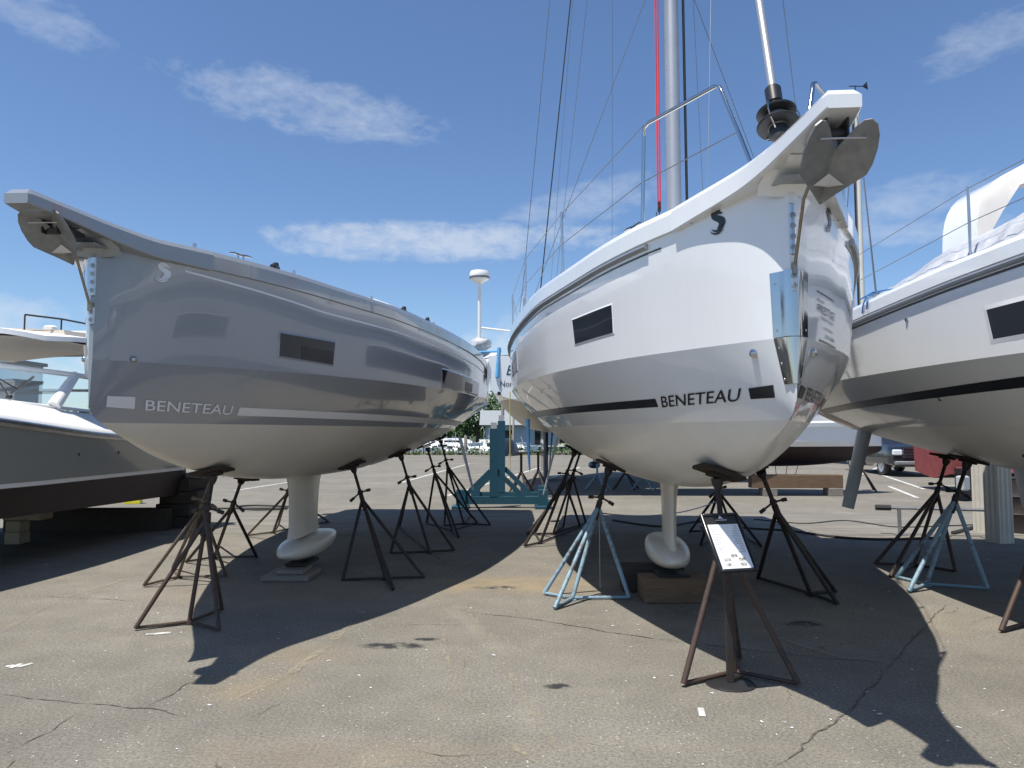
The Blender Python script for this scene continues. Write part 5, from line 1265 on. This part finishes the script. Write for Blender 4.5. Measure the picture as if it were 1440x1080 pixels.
# ------------------------------------------------------------------ black car
def car(loc, rz):
    rt = thing('parked_car', 'black sport utility car parked beyond the right yacht, front facing us', 'car', loc, rz)
    # local: x lateral, y towards the rear, front at y = 0
    secs = []
    prof = [(0, .42, .98, .93), (.06, .36, 1.08, .97), (.5, .33, 1.14, .99), (1.45, .32, 1.20, 1.0), (4.9, .34, 1.22, 1.0), (5.25, .40, 1.15, .97), (5.3, .5, 1.0, .94)]
    m = MB()
    for y, z0, z1, w in prof:
        secs.append([(-w*.9, y, z0), (-w, y, z0+.12), (-w*1.01, y, (z0+z1)/2), (-w*.985, y, z1-.10), (-w*.93, y, z1), (0, y, z1+.03), (w*.93, y, z1), (w*.985, y, z1-.10), (w*1.01, y, (z0+z1)/2), (w, y, z0+.12), (w*.9, y, z0)])
    m.loft(secs, closed=True, cap0=True, cap1=True); m.build('body', M['car_paint'], rt, ang=35)
    m = MB(); cab = [(1.35, .90, 1.18, .86), (2.15, .84, 1.80, .74), (2.5, .86, 1.89, .74), (4.6, .87, 1.90, .74), (5.1, .86, 1.70, .76), (5.25, .9, 1.18, .88)]
    secs = [[(-b, y, 1.15), (-t, y, z-.05), (-t*.9, y, z), (0, y, z+.02), (t*.9, y, z), (t, y, z-.05), (b, y, 1.15)] for y, b, z, t in cab]
    m.loft(secs, cap0=True, cap1=True); m.build('cabin', M['car_paint'], rt, ang=30)
    m = MB(); m.add([(-.80, 1.43, 1.235), (.80, 1.43, 1.235), (.68, 2.09, 1.775), (-.68, 2.09, 1.775)], [(0, 1, 2, 3)]); m.build('windscreen', M['dark_glass'], rt)
    for sd in (-1, 1):
        for y0, y1 in ((2.0, 3.05), (3.15, 4.2), (4.3, 5.0)):
            m = MB(); m.add([(sd*.905, y0 if y0 > 2 else 1.65, 1.22), (sd*.905, y1, 1.22), (sd*.775, y1-.04, 1.78), (sd*.772, y0+.15 if y0 < 2.1 else y0+.03, 1.78)], [(0, 1, 2, 3)]); m.build('side_window', M['dark_glass'], rt)
        m = MB(); m.box((sd*1.09, 1.75, 1.28), (.22, .14, .18), bev=.04); m.tube([(sd*.95, 1.78, 1.2), (sd*1.05, 1.76, 1.24)], .03, 6); m.build('wing_mirror', M['car_paint'], rt)
        m = MB(); m.box((sd*.80, .02, .88), (.34, .12, .20), bev=.03); hl = m.build('headlight', M['lens'], rt)
        m = MB(); m.box((sd*.98, 3.2, .78), (.03, 2.9, .03)); m.build('door_trim', M['chrome'], rt)
        for y in (1.02, 4.1):
            m = MB(); m.lathe((sd*.88, y, .40), [(.25, -.12), (.38, -.12), (.40, -.08), (.40, .08), (.38, .12), (.28, .115), (.27, .07)], 28, (sd, 0, 0)); w_ = m.build('wheel', M['rubber'], rt)
            m = MB(); m.lathe((sd*.88, y, .40), [(.26, .06), (.272, .118), (.22, .10), (.08, .09), (.06, .115), (.01, .12)], 20, (sd, 0, 0)); m.build('rim', M['alloy'], w_)
    m = MB(); m.box((0, -.005, .88), (1.16, .06, .42), bev=.02); m.build('grille', M['black'], rt)
    m = MB()
    for z in (.72, .82, .92, 1.02): m.box((0, -.045, z), (1.1, .03, .025))
    for x in (-.6, .6): m.box((x, -.04, .88), (.04, .04, .44))
    m.box((0, -.055, .88), (.34, .03, .09)); m.build('grille_bar', M['chrome'], rt)
    m = MB(); m.box((0, -.05, .50), (1.85, .16, .14), bev=.03); m.build('bumper', M['galv'], rt)
    return rt
cc = G(1296, 671); car((cc.x, cc.y, 0), -.10)
# trees, shed and marina boats beyond the yard
def tree(loc, hgt, rad, seed, mat, label, nl=1500, leaf=.34):
    rnd = random.Random(seed); rt = thing('tree', label, 'tree', loc, 0, 'trees on the far shore')
    m = MB(); th = hgt*.42; m.tube([(0, 0, 0), (.1, 0, th*.6), (0, .1, th)], [rad*.10, rad*.075, rad*.05], 8)
    for k in range(6):
        a = k*1.05+rnd.random(); m.tube([(0, 0, th*(.6+.06*k)), (rad*.35*cos(a), rad*.35*sin(a), th+hgt*.14), (rad*.65*cos(a), rad*.65*sin(a), th+hgt*.3)], [rad*.045, rad*.03, rad*.01], 6)
    m.build('trunk', M['bark'], rt)
    cl = [(Vector((rnd.uniform(-.75, .75)*rad, rnd.uniform(-.75, .75)*rad, hgt*rnd.uniform(.34, .86))), rad*rnd.uniform(.26, .5)) for _ in range(17)]
    m = MB()
    for k in range(nl):
        c, r = rnd.choice(cl); d = Vector((rnd.gauss(0, 1), rnd.gauss(0, 1), rnd.gauss(0, .8))).normalized()*r*rnd.uniform(.55, 1.05)
        p = c+d; u_ = Vector((rnd.gauss(0, 1), rnd.gauss(0, 1), rnd.gauss(0, 1))).normalized(); w_ = u_.orthogonal().normalized(); s_ = leaf*rnd.uniform(.6, 1.3)
        m.add([p-u_*s_, p+w_*s_*.5, p+u_*s_, p-w_*s_*.5], [(0, 1, 2, 3)])
    m.build('crown', M[mat], rt, smooth=False, recalc=False); return rt
spec = [(760, 140, 10.5, 5.5, 'leaf', 'tall dark tree right of the centre gap'), (722, 150, 11.5, 6, 'leaf', 'broad dark green tree standing in the centre gap'), (672, 135, 8, 4.5, 'leaf', 'dark tree in the gap beside the grey stern'),
        (790, 145, 8.5, 5, 'leaf_light', 'pale green tree low behind the white yacht'), (735, 128, 6.0, 4.5, 'leaf_light', 'round light green bush under the broad dark tree'),
        (80, 75, 4.9, 2.4, 'leaf', 'dark round tree seen through the windscreen of the motor yacht'), (108, 80, 4.6, 2.2, 'leaf', 'small dark tree behind the side window of the motor yacht')]
for k, (u, Y, hg, rd, mt, lb) in enumerate(spec):
    x = (u-720)/1040*Y; tree((x, Y, -.4 if Y > 100 else (-1 if Y > 60 else 0)), hg, rd, 40+k, mt, lb)
def leaves(name, pts, n_, rr, hh_, leaf, mat, label, seed):
    rnd = random.Random(seed); m = MB()
    for k in range(n_):
        t = rnd.random(); a = Vector(pts[0]).lerp(Vector(pts[1]), t); hk = hh_*(.4+.6*abs(sin(t*37)+.4*sin(t*91))/1.4)
        p = a+Vector((0, rnd.uniform(-rr, rr), abs(rnd.gauss(0, .45))*hk)); u_ = Vector((rnd.gauss(0, 1), rnd.gauss(0, 1), rnd.gauss(0, 1)+.6)).normalized(); w_ = u_.orthogonal().normalized(); s_ = leaf*rnd.uniform(.6, 1.3)
        m.add([p-u_*s_, p+w_*s_*.45, p+u_*s_, p-w_*s_*.45], [(0, 1, 2, 3)])
    o = m.build(name, M[mat], smooth=False, recalc=False); setting(o, 'stuff'); o['label'] = label; return o
leaves('weeds', ((-12, 52.6, 0), (10, 52.6, 0)), 1500, .35, .9, .12, 'leaf_light', 'strip of green weeds along the foot of the pale kerb', 8)
leaves('far_treeline', ((-260, 175, 0), (260, 175, 0)), 9000, 8, 9, 1.1, 'leaf', 'dark wooded skyline on the far shore', 9)
sh = thing('shed', 'low shed with a pale grey roof on the far shore', 'building', (1.5, 112, -.4))
m = MB(); m.box((0, 3, 1.6), (11, 6, 3.2)); m.build('wall', M['grey_wall'], sh)
m = MB(); m.loft([[(-6.4, -1, 3.1), (-6.4, 3, 5.4), (-6.4, 7, 3.1)], [(6.4, -1, 3.1), (6.4, 3, 5.4), (6.4, 7, 3.1)]], cap0=True, cap1=True); m.build('roof', M['roof'], sh)
m = MB(); m.box((-2, -.03, 1.7), (1.6, .06, 1.2)); m.build('window', M['dark_glass'], sh)
m = MB(); m.box((2.5, -.03, 1.3), (1.1, .06, 2.2)); m.build('door', M['dark_glass'], sh)
for (u, Y, hg, r_, lb, mt) in ((707, 54.5, 5.2, .12, 'tall wooden piling above the marina boats', 'wood_grey'), (722, 70, 6.0, .10, 'slim far piling between the marina boats', 'wood_pale'), (655, 54, 2.4, .13, 'grey wooden piling beside the grey stern', 'wood_grey')):
    x = (u-720)/1040*Y; m = MB(); m.lathe((0, 0, 0), [(r_*1.05, 0), (r_, hg*.5), (r_*.95, hg-.1), (r_*.4, hg)], 12); o = m.build('piling', M[mt]); o.location = (x, Y, -1); tag(o, lb, 'piling', 'wooden pilings at the quay')
def marina_boat(loc, rz, k, label, kind):
    rt = thing('motor_boat', label, 'motor boat', loc, rz, 'white motor boats moored beyond the quay'); L = 7*k
    hh_ = Hull(L, sc_tab([(0,.05),(1,.75),(2.5,1.15),(7,1.2)], k, k), sc_tab([(0,.04),(1,.55),(2.5,1.0),(7,1.08)], k, k), [(0,1.45*k),(L,1.0*k)], [(0,.55*k),(L,.3*k)], [(0,.3*k),(L*.2,-.1),(L,-.2)], [(0,1),(L,.9)], -.5)
    mb = hh_.zone(hh_.zb, hh_.zk, 3); q_ = hh_.zone(hh_.zk, hh_.zg, 3); mb.add(q_.v, q_.f); t = hh_.transom(hh_.zb(L), hh_.zg(L), 4); mb.add(t.v, t.f); mb.build('hull', M['white_gel'], rt, ang=24)
    m = MB(); m.loft([[(-.04, .1, 1.45*k), (.04, .1, 1.45*k)]]+[[(-hh_.half(s, hh_.zg(s)), s, hh_.zg(s)), (hh_.half(s, hh_.zg(s)), s, hh_.zg(s))] for s in (L*.2, L*.5, L)]); m.build('deck', M['deck'], rt)
    m = MB(); z = 1.1*k; y0, y1, w = L*.28, L*.72, .85*k; hb_ = (.62 if kind else .85)*k
    m.loft([[(-w, y0, z), (-w*.8, y0+.3*k, z+hb_*.6), (w*.8, y0+.3*k, z+hb_*.6), (w, y0, z)], [(-w, y0+.9*k, z), (-w*.8, y0+.9*k, z+hb_), (w*.8, y0+.9*k, z+hb_), (w, y0+.9*k, z)], [(-w, y1, z), (-w*.8, y1-.2*k, z+hb_), (w*.8, y1-.2*k, z+hb_), (w, y1, z)]], cap0=True, cap1=True); cb = m.build('cabin', M['deck'], rt)
    for sd in (-1, 1):
        m = MB(); m.box((sd*w*.93, (y0+y1)/2+.3*k, z+hb_*.55), (.06, (y1-y0)*.5, hb_*.35)); m.build('cabin_window', M['dark_glass'], cb)
    m = MB(); m.box((0, y0+.18*k, z+hb_*.45), (w*1.3, .05, hb_*.3)); m.build('cabin_window', M['dark_glass'], cb)
    m = MB(); m.tube([(-.7*k, L*.1, 1.5*k), (-.7*k, L*.12, 2.0*k), (.7*k, L*.12, 2.0*k), (.7*k, L*.1, 1.5*k)], .03, 6); m.build('rail', M['steel_satin'], rt); m = MB(); m.tube([(0, y1-.6*k, z+hb_), (0, y1-.6*k, z+hb_+1.1*k)], .03, 6); m.build('aerial', M['steel_satin'], rt)
    return rt
mbs = [(646, 61, 1.4, 1.1, 'long white motor boat lying sideways behind the grey stern', 1), (662, 57, .4, .95, 'white motor boat behind the left teal post', 0), (688, 64, 1.5, 1.1, 'white motor boat half hidden by the dark teal post', 1), (716, 60, 1.2, .9, 'white motor boat just right of the teal posts', 1), (738, 58, .3, .9, 'small white motor boat beside the blue rudder', 0), (757, 63, 1.5, 1.1, 'white motor boat beneath the curve of the white hull', 0), (700, 72, 1.55, 1.3, 'larger white motor boat in the second row', 1), (650, 74, 1.5, 1.2, 'white motor boat in the second row left of the posts', 0), (745, 74, 1.6, 1.2, 'white motor boat in the second row on the right', 1)]
for (u, Y, rz, k, lb, kd) in mbs: marina_boat(((u-720)/1040*Y, Y, -.9), rz, k*.86, lb, kd)
du = thing('covered_dinghy', 'low dinghy under a black cover by the pale kerb', 'dinghy', (-.35, 51.5, 0), 1.3)
m = MB(); rnd = random.Random(6); secs = []
for i in range(11):
    t = i/10; w = .75*sin(pi*(.08+.84*t))**.6; hg_ = 1.1*sin(pi*(.1+.75*t))**.8
    secs.append([((t-.5)*3.4, w*cos(pi*k/8), .05+hg_*sin(pi*k/8)*(.9+.2*rnd.random())) for k in range(9)])
m.loft(secs, cap0=True, cap1=True); m.build('cover', M['black'], du, ang=50)
m = MB(); m.tube([(-1.2, -.5, .1), (-1.2, -.5, 0.0)], .2, 10); m.tube([(1.2, -.5, .1), (1.2, -.5, 0.0)], .2, 10); m.build('chock', M['wood_grey'], du)
